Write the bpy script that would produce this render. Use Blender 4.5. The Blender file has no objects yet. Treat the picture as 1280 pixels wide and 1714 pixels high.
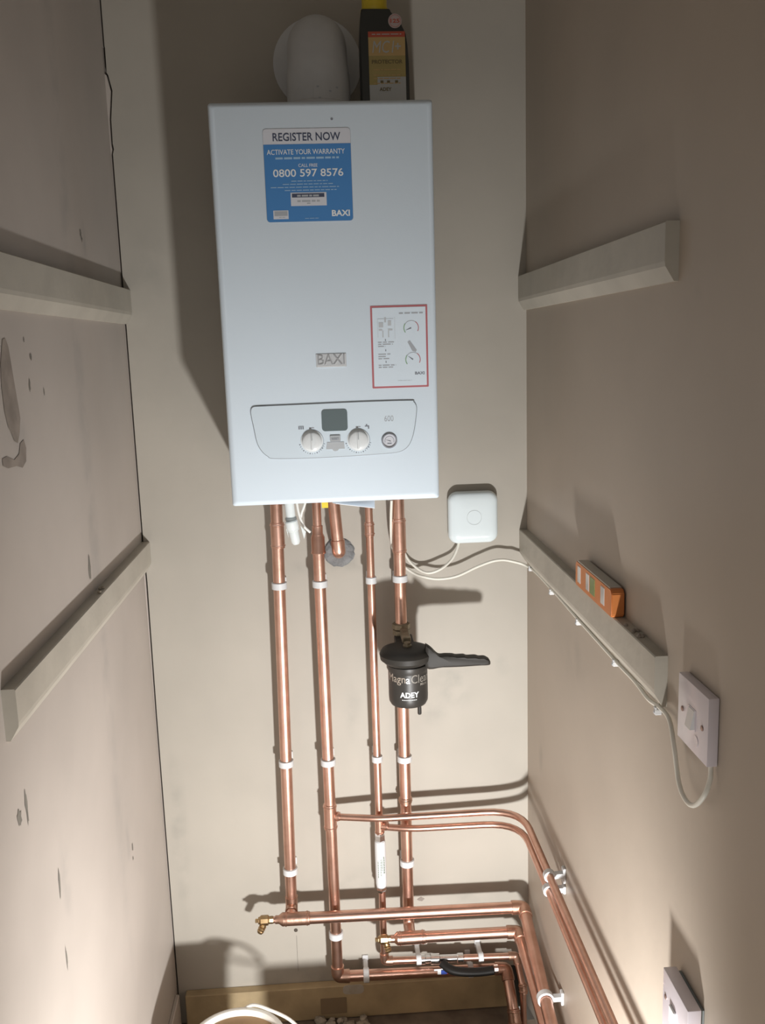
import bpy, bmesh, math, random
from mathutils import Vector, Matrix
random.seed(4)
S = bpy.context.scene
COL = S.collection
PI = math.pi

# ------------------------------------------------------------------ camera
FPX = 1542.526
YAW, PITCH, ROLL = 0.054895, 0.177938, -0.031239
CAM = Vector((0.18688, -1.99296, 0.28711))
fw = Vector((math.sin(YAW)*math.cos(PITCH), math.cos(YAW)*math.cos(PITCH), -math.sin(PITCH)))
r0 = Vector((math.cos(YAW), -math.sin(YAW), 0)); u0 = r0.cross(fw)
rt = math.cos(ROLL)*r0 + math.sin(ROLL)*u0
up = -math.sin(ROLL)*r0 + math.cos(ROLL)*u0
cd = bpy.data.cameras.new('camera'); cam = bpy.data.objects.new('camera', cd); COL.objects.link(cam)
cam.matrix_world = Matrix(((rt.x, up.x, -fw.x, CAM.x), (rt.y, up.y, -fw.y, CAM.y), (rt.z, up.z, -fw.z, CAM.z), (0, 0, 0, 1)))
cd.sensor_fit = 'VERTICAL'; cd.sensor_height = 36.0; cd.lens = 36.0*FPX/1714.0; cd.clip_start = 0.02
S.camera = cam

# ------------------------------------------------------------------ light
S.view_settings.view_transform = 'Standard'; S.view_settings.look = 'None'
S.view_settings.gamma = 1.0; S.view_settings.use_curve_mapping = False
S.view_settings.exposure = 0.0
w = bpy.data.worlds.new('world'); S.world = w; w.use_nodes = True
w.node_tree.nodes['Background'].inputs[0].default_value = (1.0, 0.95, 0.88, 1)
w.node_tree.nodes['Background'].inputs[1].default_value = 0.36
LAMP = Vector((0.417, -1.23, -0.93))          # work lamp standing low in the doorway
ld = bpy.data.lights.new('work_lamp_light', 'SPOT'); lo = bpy.data.objects.new('work_lamp_light', ld); COL.objects.link(lo)
ld.energy = 84; ld.color = (0.99, 0.985, 0.97); ld.shadow_soft_size = 0.033; ld.spot_size = math.radians(154); ld.spot_blend = 1.0
lo.location = LAMP
lo.rotation_euler = (Vector((0.12, 0.0, -0.72)) - LAMP).to_track_quat('-Z', 'Y').to_euler()

# ------------------------------------------------------------------ measuring helpers: a sight line meets a plane of the room
def ray(px, py): return rt*((px-640)/FPX) - up*((py-857)/FPX) + fw
def onY(px, py, y): v = ray(px, py); return CAM + v*((y-CAM.y)/v.y)
def onX(px, py, x): v = ray(px, py); return CAM + v*((x-CAM.x)/v.x)

# ------------------------------------------------------------------ materials
def mat(name, col, rough=0.5, metal=0.0, var=0.0, scale=8.0, bump=0.0, bscale=60.0, spec=0.5, col2=None, detail=5.0, coat=0.0, lo_=0.35, hi_=0.7):
    m = bpy.data.materials.new(name); m.use_nodes = True; nt = m.node_tree; b = nt.nodes['Principled BSDF']
    b.inputs['Base Color'].default_value = (*col, 1); b.inputs['Roughness'].default_value = rough
    b.inputs['Metallic'].default_value = metal; b.inputs['Specular IOR Level'].default_value = spec
    if coat: b.inputs['Coat Weight'].default_value = coat
    tc = nt.nodes.new('ShaderNodeTexCoord')
    if var or col2:
        n = nt.nodes.new('ShaderNodeTexNoise'); n.inputs['Scale'].default_value = scale; n.inputs['Detail'].default_value = detail
        nt.links.new(tc.outputs['Object'], n.inputs['Vector'])
        mr = nt.nodes.new('ShaderNodeMapRange'); mr.inputs[1].default_value = lo_; mr.inputs[2].default_value = hi_
        nt.links.new(n.outputs['Fac'], mr.inputs[0])
        mx = nt.nodes.new('ShaderNodeMix'); mx.data_type = 'RGBA'
        mx.inputs[6].default_value = (*col, 1)
        mx.inputs[7].default_value = (*(col2 if col2 else [c*(1-var) for c in col]), 1)
        nt.links.new(mr.outputs[0], mx.inputs[0]); nt.links.new(mx.outputs[2], b.inputs['Base Color'])
    if bump:
        n2 = nt.nodes.new('ShaderNodeTexNoise'); n2.inputs['Scale'].default_value = bscale; n2.inputs['Detail'].default_value = 4
        nt.links.new(tc.outputs['Object'], n2.inputs['Vector'])
        bp = nt.nodes.new('ShaderNodeBump'); bp.inputs['Strength'].default_value = bump; bp.inputs['Distance'].default_value = 0.002
        nt.links.new(n2.outputs['Fac'], bp.inputs['Height']); nt.links.new(bp.outputs[0], b.inputs['Normal'])
    return m

def stains_and_shade(m, spots, col):
    # grubby marks, plus a bulge's shading put into the paint: soft-edged ellipses broken up by noise
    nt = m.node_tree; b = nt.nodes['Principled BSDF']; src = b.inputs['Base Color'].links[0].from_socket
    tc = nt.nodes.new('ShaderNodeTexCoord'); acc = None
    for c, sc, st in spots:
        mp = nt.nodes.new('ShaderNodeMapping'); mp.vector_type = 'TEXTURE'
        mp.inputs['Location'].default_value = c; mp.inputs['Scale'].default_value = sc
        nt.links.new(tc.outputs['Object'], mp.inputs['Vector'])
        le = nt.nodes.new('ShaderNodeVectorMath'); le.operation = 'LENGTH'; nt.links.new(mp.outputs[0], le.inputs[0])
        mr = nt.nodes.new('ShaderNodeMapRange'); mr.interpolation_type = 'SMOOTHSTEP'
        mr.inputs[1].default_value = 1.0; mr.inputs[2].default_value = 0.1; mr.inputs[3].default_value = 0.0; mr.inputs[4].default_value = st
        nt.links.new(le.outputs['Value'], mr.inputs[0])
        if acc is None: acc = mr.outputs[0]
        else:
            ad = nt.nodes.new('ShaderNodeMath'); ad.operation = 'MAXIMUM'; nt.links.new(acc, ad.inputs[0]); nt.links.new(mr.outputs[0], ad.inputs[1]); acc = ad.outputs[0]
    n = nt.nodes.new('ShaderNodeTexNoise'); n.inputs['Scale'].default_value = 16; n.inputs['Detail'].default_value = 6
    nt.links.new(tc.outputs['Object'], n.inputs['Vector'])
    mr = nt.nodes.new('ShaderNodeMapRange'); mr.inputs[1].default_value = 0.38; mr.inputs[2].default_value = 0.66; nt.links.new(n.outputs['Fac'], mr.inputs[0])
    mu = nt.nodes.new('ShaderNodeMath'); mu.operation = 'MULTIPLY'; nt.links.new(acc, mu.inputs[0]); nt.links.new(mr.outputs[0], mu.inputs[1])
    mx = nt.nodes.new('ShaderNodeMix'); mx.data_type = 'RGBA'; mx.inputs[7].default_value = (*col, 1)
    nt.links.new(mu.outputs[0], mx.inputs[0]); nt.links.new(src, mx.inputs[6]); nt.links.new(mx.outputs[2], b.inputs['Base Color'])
XL_, XR_ = -0.231, 0.6176
M = {}
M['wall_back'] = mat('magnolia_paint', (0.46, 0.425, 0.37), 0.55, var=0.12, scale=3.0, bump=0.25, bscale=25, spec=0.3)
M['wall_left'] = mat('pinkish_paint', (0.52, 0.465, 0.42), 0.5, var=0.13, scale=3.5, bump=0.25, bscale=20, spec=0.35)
M['wall_right'] = mat('brownish_paint', (0.475, 0.405, 0.335), 0.5, var=0.10, scale=3.0, bump=0.25, bscale=22, spec=0.35)  # browner base colour than the back wall
M['batten'] = mat('painted_timber', (0.48, 0.445, 0.38), 0.5, var=0.12, scale=14, bump=0.4, bscale=40)
M['timber'] = mat('raw_timber', (0.50, 0.38, 0.22), 0.75, var=0.35, scale=9, bump=0.4, bscale=70)
M['dark_void'] = mat('dark_masonry', (0.08, 0.065, 0.05), 0.9, var=0.4, scale=10)
M['floor'] = mat('dusty_floorboard', (0.13, 0.10, 0.075), 0.85, col2=(0.26, 0.21, 0.16), scale=14, bump=0.6, bscale=40)
M['ceiling'] = mat('ceiling_paint', (0.45, 0.41, 0.35), 0.7, var=0.1)
M['plaster'] = mat('bare_plaster', (0.34, 0.29, 0.25), 0.8, var=0.3, scale=30)
M['smudge'] = mat('grey_smudge', (0.24, 0.22, 0.19), 0.8, var=0.3, scale=40)
M['grout'] = mat('grey_mortar', (0.24, 0.245, 0.25), 0.9, var=0.35, scale=60, bump=0.8, bscale=150)
M['rubble'] = mat('rubble', (0.42, 0.37, 0.30), 0.9, var=0.4, scale=60, bump=0.8, bscale=150)
M['boiler'] = mat('white_enamel', (0.75, 0.86, 0.96), 0.35, bump=0.06, bscale=300)
M['panel'] = mat('control_plastic', (0.71, 0.82, 0.91), 0.4)
M['groove'] = mat('groove_grey', (0.27, 0.30, 0.33), 0.5)
M['knob'] = mat('knob_plastic', (0.76, 0.80, 0.82), 0.22, coat=0.3)
M['print_grey'] = mat('grey_print', (0.22, 0.24, 0.28), 0.6)
M['print_pale'] = mat('pale_grey_print', (0.42, 0.45, 0.49), 0.6)
M['screen'] = mat('display_grey', (0.135, 0.175, 0.185), 0.25)
M['silver'] = mat('badge_silver', (0.50, 0.52, 0.55), 0.35, metal=0.6)
M['blue'] = mat('sticker_blue', (0.065, 0.24, 0.56), 0.5)
M['sticker_white'] = mat('sticker_white', (0.68, 0.70, 0.76), 0.5)
M['navy'] = mat('navy_print', (0.06, 0.075, 0.13), 0.6)
M['ltblue'] = mat('pale_blue_print', (0.36, 0.56, 0.78), 0.6)
M['white_print'] = mat('white_print', (0.85, 0.88, 0.9), 0.5)
M['red'] = mat('sticker_red', (0.50, 0.16, 0.18), 0.5)
M['green_print'] = mat('green_print', (0.25, 0.42, 0.25), 0.6)
M['copper'] = mat('copper', (0.75, 0.478, 0.385), 0.33, metal=1.0, col2=(0.62, 0.37, 0.285), scale=30, bump=0.05, bscale=200)
M['copper_dull'] = mat('heated_copper', (0.62, 0.38, 0.29), 0.40, metal=1.0, col2=(0.42, 0.27, 0.20), scale=45, bump=0.2, bscale=120)
M['brass'] = mat('brass', (0.58, 0.43, 0.25), 0.38, metal=1.0, col2=(0.42, 0.28, 0.14), scale=40)
M['chrome'] = mat('chrome', (0.75, 0.75, 0.76), 0.15, metal=1.0)
M['clip'] = mat('clip_plastic', (0.66, 0.67, 0.68), 0.45)
M['white'] = mat('white_plastic', (0.82, 0.83, 0.84), 0.35)
M['receiver'] = mat('receiver_plastic', (0.73, 0.81, 0.84), 0.18, coat=0.4)
M['receiver_ring'] = mat('receiver_ring', (0.58, 0.62, 0.64), 0.35)
M['cable'] = mat('cable_sheath', (0.80, 0.78, 0.70), 0.45)
M['cable_w'] = mat('cable_sheath_white', (0.82, 0.82, 0.78), 0.45)
M['cond'] = mat('condensate_plastic', (0.72, 0.77, 0.77), 0.35)
M['rubber'] = mat('grey_rubber', (0.20, 0.22, 0.22), 0.6)
M['black'] = mat('black_plastic', (0.032, 0.030, 0.027), 0.42, col2=(0.042, 0.038, 0.034), scale=30, spec=.35)
M['black_cap'] = mat('black_collar_plastic', (0.033, 0.030, 0.026), 0.55, bump=0.1, spec=.3)
M['brass_shaded'] = mat('shaded_brass', (0.34, 0.29, 0.21), 0.5, metal=0.8, col2=(0.2, 0.17, 0.12), scale=60)  # brass of the filter fittings, their shade mixed into a darker colour
M['bottle'] = mat('bottle_black', (0.035, 0.037, 0.033), 0.35)
M['yellow'] = mat('cap_yellow', (0.80, 0.62, 0.05), 0.4)
M['lab_yellow'] = mat('label_yellow', (0.52, 0.42, 0.16), 0.55, col2=(0.42, 0.33, 0.13), scale=20)
M['lab_amber'] = mat('label_amber', (0.66, 0.46, 0.20), 0.55)
M['lab_white'] = mat('label_white', (0.58, 0.60, 0.60), 0.55)
M['lab_red'] = mat('label_red', (0.62, 0.12, 0.07), 0.55)
M['lab_dark'] = mat('label_dark', (0.20, 0.16, 0.07), 0.55)
M['flue'] = mat('flue_plastic', (0.64, 0.655, 0.67), 0.5, var=0.08, scale=20)
M['paper'] = mat('paper', (0.80, 0.83, 0.87), 0.6)
M['switch'] = mat('switch_plastic', (0.72, 0.66, 0.70), 0.3, coat=0.2)
M['switch_w'] = mat('rocker_plastic', (0.80, 0.80, 0.80), 0.25)
M['screw'] = mat('screw', (0.35, 0.25, 0.22), 0.4, metal=0.8)
M['orange'] = mat('level_orange', (0.66, 0.22, 0.06), 0.4, var=0.1, scale=30)
M['alu'] = mat('level_alu', (0.55, 0.55, 0.52), 0.35, metal=0.9)
M['vial'] = mat('vial_clear', (0.62, 0.60, 0.58), 0.15)
M['vial_g'] = mat('vial_green', (0.22, 0.28, 0.10), 0.25)
M['bucket'] = mat('bucket_plastic', (0.80, 0.78, 0.72), 0.4, var=0.12, scale=30)
M['tan'] = mat('tan_paste', (0.42, 0.27, 0.14), 0.7, col2=(0.34, 0.215, 0.11), scale=22, bump=0.3, bscale=60)
M['green_wire'] = mat('green_wire', (0.05, 0.35, 0.24), 0.5)

def P3(p, s, st): return (tuple(p), s, st)
stains_and_shade(M['wall_back'], [P3(onY(760, 1145, 0), (.075, .3, .075), .5), P3(onY(725, 1190, 0), (.05, .3, .05), .45), P3(onY(560, 945, 0), (.16, .3, .03), .4),
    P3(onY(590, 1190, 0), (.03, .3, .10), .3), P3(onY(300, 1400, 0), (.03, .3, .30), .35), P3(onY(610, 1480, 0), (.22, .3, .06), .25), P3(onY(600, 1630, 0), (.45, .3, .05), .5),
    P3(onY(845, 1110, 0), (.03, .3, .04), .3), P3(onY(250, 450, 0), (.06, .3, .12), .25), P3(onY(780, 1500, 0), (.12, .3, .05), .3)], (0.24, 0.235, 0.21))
stains_and_shade(M['wall_left'], [P3(onX(140, 700, XL_), (.3, .045, 1.5), .35), P3(onX(215, 1420, XL_), (.3, .02, .12), .45), P3(onX(155, 940, XL_), (.3, .02, .10), .45), P3(onX(110, 1470, XL_), (.3, .03, .1), .4),  # first ellipse paints in the soft shading of a bulge
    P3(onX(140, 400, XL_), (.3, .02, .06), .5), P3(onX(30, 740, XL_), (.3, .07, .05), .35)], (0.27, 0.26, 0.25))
stains_and_shade(M['wall_right'], [P3(onX(905, 1270, XR_), (.3, .03, .05), .45), P3(onX(960, 1100, XR_), (.3, .12, .08), .25), P3(onX(1170, 490, XR_), (.3, .02, .02), .3), P3(onX(890, 1450, XR_), (.3, .08, .3), .3)], (0.24, 0.21, 0.18))
# ------------------------------------------------------------------ object helpers
def obj(name, bm, m, parent=None, smooth=False, label=None, kind=None):
    bmesh.ops.recalc_face_normals(bm, faces=bm.faces)
    me = bpy.data.meshes.new(name); bm.to_mesh(me); bm.free()
    for x in (m if isinstance(m, (list, tuple)) else [m]): me.materials.append(x)
    if smooth:
        me.polygons.foreach_set('use_smooth', [True]*len(me.polygons))
        me.set_sharp_from_angle(angle=math.radians(38))
    o = bpy.data.objects.new(name, me); COL.objects.link(o)
    if parent: o.parent = parent
    if label: o['label'] = label
    if kind: o['kind'] = kind
    return o
def thing(name, label, cat, loc=(0, 0, 0), group=None, rot=None):
    o = bpy.data.objects.new(name, None); COL.objects.link(o); o.location = loc; o.empty_display_size = 0.03
    if rot: o.rotation_euler = rot
    o['label'] = label; o['category'] = cat
    if group: o['group'] = group
    return o
def tag(o, label, cat, group=None):
    o['label'] = label; o['category'] = cat
    if group: o['group'] = group
    return o
def struct(name, bm, m, parent=None, label=None):
    o = obj(name, bm, m, parent); o['kind'] = 'structure'
    if label: o['label'] = label
    return o
def box(bm, a, b, bevel=0.0, seg=3, mi=0):
    a = Vector(a); b = Vector(b); c = (a+b)/2; d = b-a
    r = bmesh.ops.create_cube(bm, size=1.0); vs = r['verts']
    for v in vs: v.co = Vector((v.co.x*d.x, v.co.y*d.y, v.co.z*d.z)) + c
    fs = set(f for v in vs for f in v.link_faces)
    for f in fs: f.material_index = mi
    if bevel:
        es = list(set(e for v in vs for e in v.link_edges))
        bmesh.ops.bevel(bm, geom=es, offset=bevel, segments=seg, profile=0.5, affect='EDGES')
def frame_of(t):
    t = t.normalized(); a = Vector((0, 0, 1)) if abs(t.z) < 0.9 else Vector((1, 0, 0))
    n = t.cross(a).normalized(); return n, t.cross(n).normalized()
def sweep(bm, pts, r, seg=20, cap=True, mi=0, flat=1.0):
    pts = [Vector(p) for p in pts]; n = len(pts)
    rad = r if isinstance(r, (list, tuple)) else [r]*n
    tang = [(pts[min(i+1, n-1)]-pts[max(i-1, 0)]).normalized() for i in range(n)]
    u, v = frame_of(tang[0]); rings = []
    for i in range(n):
        if i:
            q = tang[i-1].rotation_difference(tang[i]); u = q @ u; v = q @ v
        rings.append([bm.verts.new(pts[i] + (u*math.cos(2*PI*k/seg)*rad[i] + v*math.sin(2*PI*k/seg)*rad[i]*flat)) for k in range(seg)])
    fs = []
    for i in range(n-1):
        for k in range(seg):
            fs.append(bm.faces.new((rings[i][k], rings[i][(k+1) % seg], rings[i+1][(k+1) % seg], rings[i+1][k])))
    if cap: fs.append(bm.faces.new(rings[0][::-1])); fs.append(bm.faces.new(rings[-1]))
    for f in fs: f.material_index = mi
def fillet(pts, rad, n=7):
    pts = [Vector(p) for p in pts]; out = [pts[0]]
    for i in range(1, len(pts)-1):
        a, b, c = pts[i-1], pts[i], pts[i+1]
        r = rad[i-1] if isinstance(rad, (list, tuple)) else rad
        d1 = (a-b); d2 = (c-b); r = min(r, d1.length*0.49, d2.length*0.49)
        p = b+d1.normalized()*r; q = b+d2.normalized()*r
        for k in range(n+1):
            t = k/n; out.append(p*(1-t)**2 + b*2*t*(1-t) + q*t*t)
    out.append(pts[-1]); return out
def smooth_path(pts, n=10):
    pts = [Vector(p) for p in pts]; P = [2*pts[0]-pts[1]] + pts + [2*pts[-1]-pts[-2]]; out = []
    for i in range(1, len(P)-2):
        for k in range(n):
            t = k/n; a, b, c, d = P[i-1], P[i], P[i+1], P[i+2]
            out.append(0.5*((2*b) + (c-a)*t + (2*a-5*b+4*c-d)*t*t + (3*b-a-3*c+d)*t**3))
    out.append(pts[-1]); return out
def lathe(bm, prof, origin, axis=(0, 0, 1), seg=32, mi=0, caps=True):
    ax = Vector(axis).normalized(); u, v = frame_of(ax); o = Vector(origin); rings = []
    for r, h in prof:
        rings.append([bm.verts.new(o + ax*h + (u*math.cos(2*PI*k/seg)+v*math.sin(2*PI*k/seg))*r) for k in range(seg)])
    fs = []
    for i in range(len(rings)-1):
        for k in range(seg):
            fs.append(bm.faces.new((rings[i][k], rings[i][(k+1) % seg], rings[i+1][(k+1) % seg], rings[i+1][k])))
    if caps: fs.append(bm.faces.new(rings[0][::-1])); fs.append(bm.faces.new(rings[-1]))
    for f in fs: f.material_index = mi
def prism(bm, poly, y0, y1, mi=0, plane='xz'):
    # polygon given in (x, z), extruded along y
    def P(a, b, c): return (a, c, b) if plane == 'xz' else ((c, a, b) if plane == 'yz' else (a, b, c))
    A = [bm.verts.new(P(x, z, y0)) for x, z in poly]; B = [bm.verts.new(P(x, z, y1)) for x, z in poly]
    n = len(poly); fs = [bm.faces.new(A), bm.faces.new(B[::-1])]
    for i in range(n): fs.append(bm.faces.new((A[i], B[i], B[(i+1) % n], A[(i+1) % n])))
    for f in fs: f.material_index = mi
    return fs
def rrect(x0, z0, x1, z1, r, n=5):
    out = []
    for cx, cz, a in ((x1-r, z1-r, 0), (x0+r, z1-r, PI/2), (x0+r, z0+r, PI), (x1-r, z0+r, 1.5*PI)):
        for k in range(n+1): t = a + k/n*PI/2; out.append((cx+r*math.cos(t), cz+r*math.sin(t)))
    return out
def text_geo(s, bold=0.0):
    c = bpy.data.curves.new('txt', 'FONT'); c.body = s; c.size = 1; c.offset = bold; c.resolution_u = 3
    o = bpy.data.objects.new('txt', c); COL.objects.link(o)
    dg = bpy.context.evaluated_depsgraph_get(); dg.update()
    me = bpy.data.meshes.new_from_object(o.evaluated_get(dg))
    vs = [(v.co.x, v.co.y) for v in me.vertices]; fs = [tuple(p.vertices) for p in me.polygons]
    bpy.data.objects.remove(o); bpy.data.curves.remove(c); bpy.data.meshes.remove(me)
    x0 = min(v[0] for v in vs); x1 = max(v[0] for v in vs); y0 = min(v[1] for v in vs); y1 = max(v[1] for v in vs)
    return [((x-x0)/(x1-x0), (y-y0)/(y1-y0)) for x, y in vs], fs
def text(bm, s, fn, mi=0, bold=0.0):
    # fn maps (u, v) in 0..1 to a 3-D point on the carrying surface
    vs, fs = text_geo(s, bold); V = [bm.verts.new(fn(u, v)) for u, v in vs]
    for f in fs:
        try: bm.faces.new([V[i] for i in f]).material_index = mi
        except ValueError: pass
def flat_text(bm, s, x0, z0, x1, z1, y, mi=0, bold=0.0, shear=0.0):
    text(bm, s, lambda u, v: (x0+u*(x1-x0)+v*shear, y, z0+v*(z1-z0)), mi, bold)
def quad(bm, x0, z0, x1, z1, y, mi=0):
    f = bm.faces.new([bm.verts.new(p) for p in ((x0, y, z0), (x1, y, z0), (x1, y, z1), (x0, y, z1))]); f.material_index = mi
def scribble(bm, x0, z0, x1, z1, y, mi=0, word=0.006):
    # a printed line too small to read: short word-length dashes
    x = x0
    while x < x1:
        e = min(x1, x+word*random.uniform(0.5, 1.5)); quad(bm, x, z0, e, z1, y, mi); x = e+word*0.22
NB = bmesh.new

# ------------------------------------------------------------------ room
XL, XR, ZF, ZC, YF = -0.231, 0.6176, -1.30, 1.28, -1.42
# back wall: its left edge is an uneven crack against the left wall
crack_px = [(-60, 159), (0, 164), (78, 170.5), (80, 174), (122, 177), (126, 179.5), (152, 186.5), (200, 184.5), (240, 187), (250, 189), (258, 185), (300, 189.5), (469, 201), (540, 207), (700, 219), (904, 238), (972, 245), (1200, 261), (1454, 278), (1600, 289), (1661, 295), (1760, 303)]
cr = [onY(x, y, 0) for y, x in crack_px]
for p in cr: p.x = max(p.x, XL+0.0022)
left_edge = [(p.x+0.0019, p.z) for p in cr]
def gap_w(z): return 0.0022
bm = NB()
poly = [(XR, ZC), (left_edge[0][0], ZC)] + left_edge + [(left_edge[-1][0], ZF), (0.566, ZF), (0.566, -1.205), (XR, -1.205)]
prism(bm, poly, 0.0, 0.03, 0)
box(bm, (XL-0.1, 0.10, ZF-0.1), (XR+0.1, 0.14, ZC), mi=1)
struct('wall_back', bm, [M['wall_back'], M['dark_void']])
# plaster lip between the left wall and the crack
bm = NB()
lip = [(p.x-0.0017 - (0.0032 if 78 < crack_px[i][0] < 124 else 0), p.z) for i, p in enumerate(cr)]
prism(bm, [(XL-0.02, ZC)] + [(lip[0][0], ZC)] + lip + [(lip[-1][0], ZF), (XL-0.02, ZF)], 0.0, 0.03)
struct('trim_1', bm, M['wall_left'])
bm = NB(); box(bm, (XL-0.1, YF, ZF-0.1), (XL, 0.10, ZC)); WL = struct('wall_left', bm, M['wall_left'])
bm = NB(); box(bm, (XR, YF, ZF-0.1), (XR+0.1, 0.10, ZC)); WR = struct('wall_right', bm, M['wall_right'])
bm = NB(); box(bm, (XL-0.1, YF-1.4, ZC), (XR+0.1, 0.14, ZC+0.1)); struct('ceiling', bm, M['ceiling'])
bm = NB(); box(bm, (XL-0.6, YF-1.4, ZF-0.1), (0.566, 0.03, ZF)); box(bm, (0.566, YF-1.4, ZF-0.1), (XR+0.6, -0.07, ZF))
struct('floor', bm, M['floor'])
bm = NB(); box(bm, (XL, -1.0, ZF), (XL+0.010, -0.022, -1.205), 0.002, 1); struct('baseboard_left', bm, M['wall_left'])

def blob(bm, c, ry, rz, x, n=26, jit=0.25, mi=0, rot=0.0):
    P = []
    for k in range(n):
        a = 2*PI*k/n; j = 1+random.uniform(-jit, jit); yy = math.cos(a)*ry*j; zz = math.sin(a)*rz*j
        P.append(bm.verts.new((x, c[0]+yy*math.cos(rot)-zz*math.sin(rot), c[1]+yy*math.sin(rot)+zz*math.cos(rot))))
    bm.faces.new(P).material_index = mi
def blobL(bm, px, py, ry, rz, **k):
    p = onX(px, py, XL+0.0006); blob(bm, (p.y, p.z), ry, rz, XL+0.0006, **k)
# stained and chipped patches on the left wall
bm = NB()
outline = [(4, 568), (9, 566), (14, 580), (19, 610), (24, 640), (31, 680), (34, 700), (33, 725), (30, 742), (24, 738), (18, 722), (14, 715), (8, 690), (3, 650), (1, 610)]
bm.faces.new([bm.verts.new(onX(a, b, XL+0.0007)) for a, b in outline])
bm.faces.new([bm.verts.new(onX(a, b, XL+0.0007)) for a, b in [(4, 768), (12, 764), (24, 770), (32, 760), (34, 742), (40, 736), (44, 750), (44, 772), (38, 783), (28, 780), (14, 784), (5, 780)]])
obj('plaster_stain', bm, M['plaster'], WL, label='grey brown patch of bare plaster')
bm = NB()
for px, py, a, b in ((52, 597, .004, .006), (50, 645, .003, .008), (74, 655, .002, .005), (40, 568, .002, .004), (222, 1418, .004, .009), (223, 1436, .003, .004),
                     (100, 1480, .004, .022), (112, 1605, .003, .018), (33, 1370, .007, .012), (44, 1345, .004, .025), (150, 950, .006, .02), (135, 390, .004, .006), (137, 400, .004, .005)):
    blobL(bm, px, py, a, b, n=14, jit=0.35)
obj('scuff_marks', bm, M['smudge'], WL, label='dark scuffs and small chips in the paint')
# small marks on the back wall
WB = bpy.data.objects['wall_back']
bm = NB(); c = onY(495, 1557, -0.0006); prism(bm, [(c.x+0.0045*math.cos(a*PI/6), c.z+0.0045*math.sin(a*PI/6)) for a in range(12)], -0.0012, 0.0)
obj('screw_hole', bm, M['dark_void'], WB, label='small dark drilled hole')
bm = NB(); a = onY(496, 1566, 0); b = onY(497, 1625, 0); box(bm, (a.x-0.0004, -0.0006, b.z), (a.x+0.0004, 0, a.z))
obj('hairline_crack', bm, M['smudge'], WB)
bm = NB(); c = onY(704, 1505, 0)
prism(bm, [(c.x-0.009, c.z), (c.x-0.004, c.z+0.004), (c.x+0.001, c.z+0.006), (c.x+0.009, c.z+0.001), (c.x+0.003, c.z-0.005), (c.x-0.005, c.z-0.003)], -0.001, 0.0)
obj('paint_chip', bm, M['plaster'], WB)

# battens
def batten(label, X0, X1, z0, z1, y0, y1, bev=0.0025):
    # lower edge planed to a wide chamfer
    bm = NB(); W_, F_ = (X0, X1) if X0 < 0 else (X1, X0); s_ = -.003 if F_ > W_ else .003
    prism(bm, [(W_, z0), (F_-(F_-W_)*.68, z0), (F_+s_*.3, z0+.018), (F_, z0+.024), (F_, z1-.0015), (F_+s_*.5, z1), (W_, z1)], y0, y1)
    # slight waviness of hand painted timber
    return tag(obj('wooden_batten', bm, M['batten']), label, 'batten', 'painted shelf battens on the side walls')
T = 0.0176
batten('cream painted batten on left wall at eye height, above the grey stain', XL, XL+T, 0.349, 0.419, -0.98, -0.0005, 0.004)
batten('cream painted batten low on left wall with cut end toward viewer', XL, XL+T, -0.184, -0.116, -0.885, -0.0005)
batten('cream painted batten high on right wall with its cut end showing', XR-T, XR, 0.354, 0.425, -0.865, -0.0005, 0.003)
batten('cream painted batten on right wall carrying the orange spirit level', XR-T, XR, -0.194, -0.1235, -0.862, -0.0005)
# plaster crumbs on the battens
bm = NB()
for i in range(9):
    bmesh.ops.create_icosphere(bm, subdivisions=1, radius=random.uniform(.002, .004), matrix=Matrix.Translation((XR-random.uniform(.004, .013), -random.uniform(.71, .79), -0.1225)) @ Matrix.Diagonal((1, 1.4, .8, 1)))
tag(obj('plaster_crumbs', bm, M['plaster'], kind='stuff'), 'loose plaster crumbs on right batten in front of the orange level', 'crumbs')
bm = NB()
for y in (-.40, -.405, -.43):
    bmesh.ops.create_icosphere(bm, subdivisions=1, radius=random.uniform(.003, .005), matrix=Matrix.Translation((XL+random.uniform(.006, .012), y, -0.114)) @ Matrix.Diagonal((1, 1.4, .8, 1)))
tag(obj('plaster_crumbs', bm, M['rubble'], kind='stuff'), 'plaster crumbs lying on the low left batten', 'crumbs')
# base plank
bm = NB(); box(bm, (-0.208, -0.024, -1.298), (0.560, -0.0005, -1.212), 0.0015, 1)
tp = tag(obj('timber_plank', bm, M['timber']), 'bare timber plank fixed along the foot of the back wall', 'plank')
bm = NB(); a = onY(592, 1656, -0.0245); prism(bm, rrect(a.x-0.026, a.z-0.012, a.x+0.024, a.z+0.012, 0.010), -0.0255, -0.024)
obj('filler_smear', bm, mat('filler', (.46, .42, .36), .8, col2=(.40, .34, .25), scale=60), tp, label='pale smear of filler')
bm = NB(); a = onY(565, 1690, -0.0245); prism(bm, rrect(a.x-0.04, a.z-0.010, a.x+0.022, a.z+0.032, 0.002), -0.0252, -0.024)
obj('dark_patch', bm, mat('dark_wood', (0.24, 0.17, 0.10), 0.8), tp, label='darker stained rectangle')
# unseen board added to cast the straight shadow low on the back wall
bm = NB(); box(bm, (.117, -.415, ZF), (.545, -.395, -1.0865), .002, 1); struct('shadow_board', bm, M['timber'])
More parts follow.
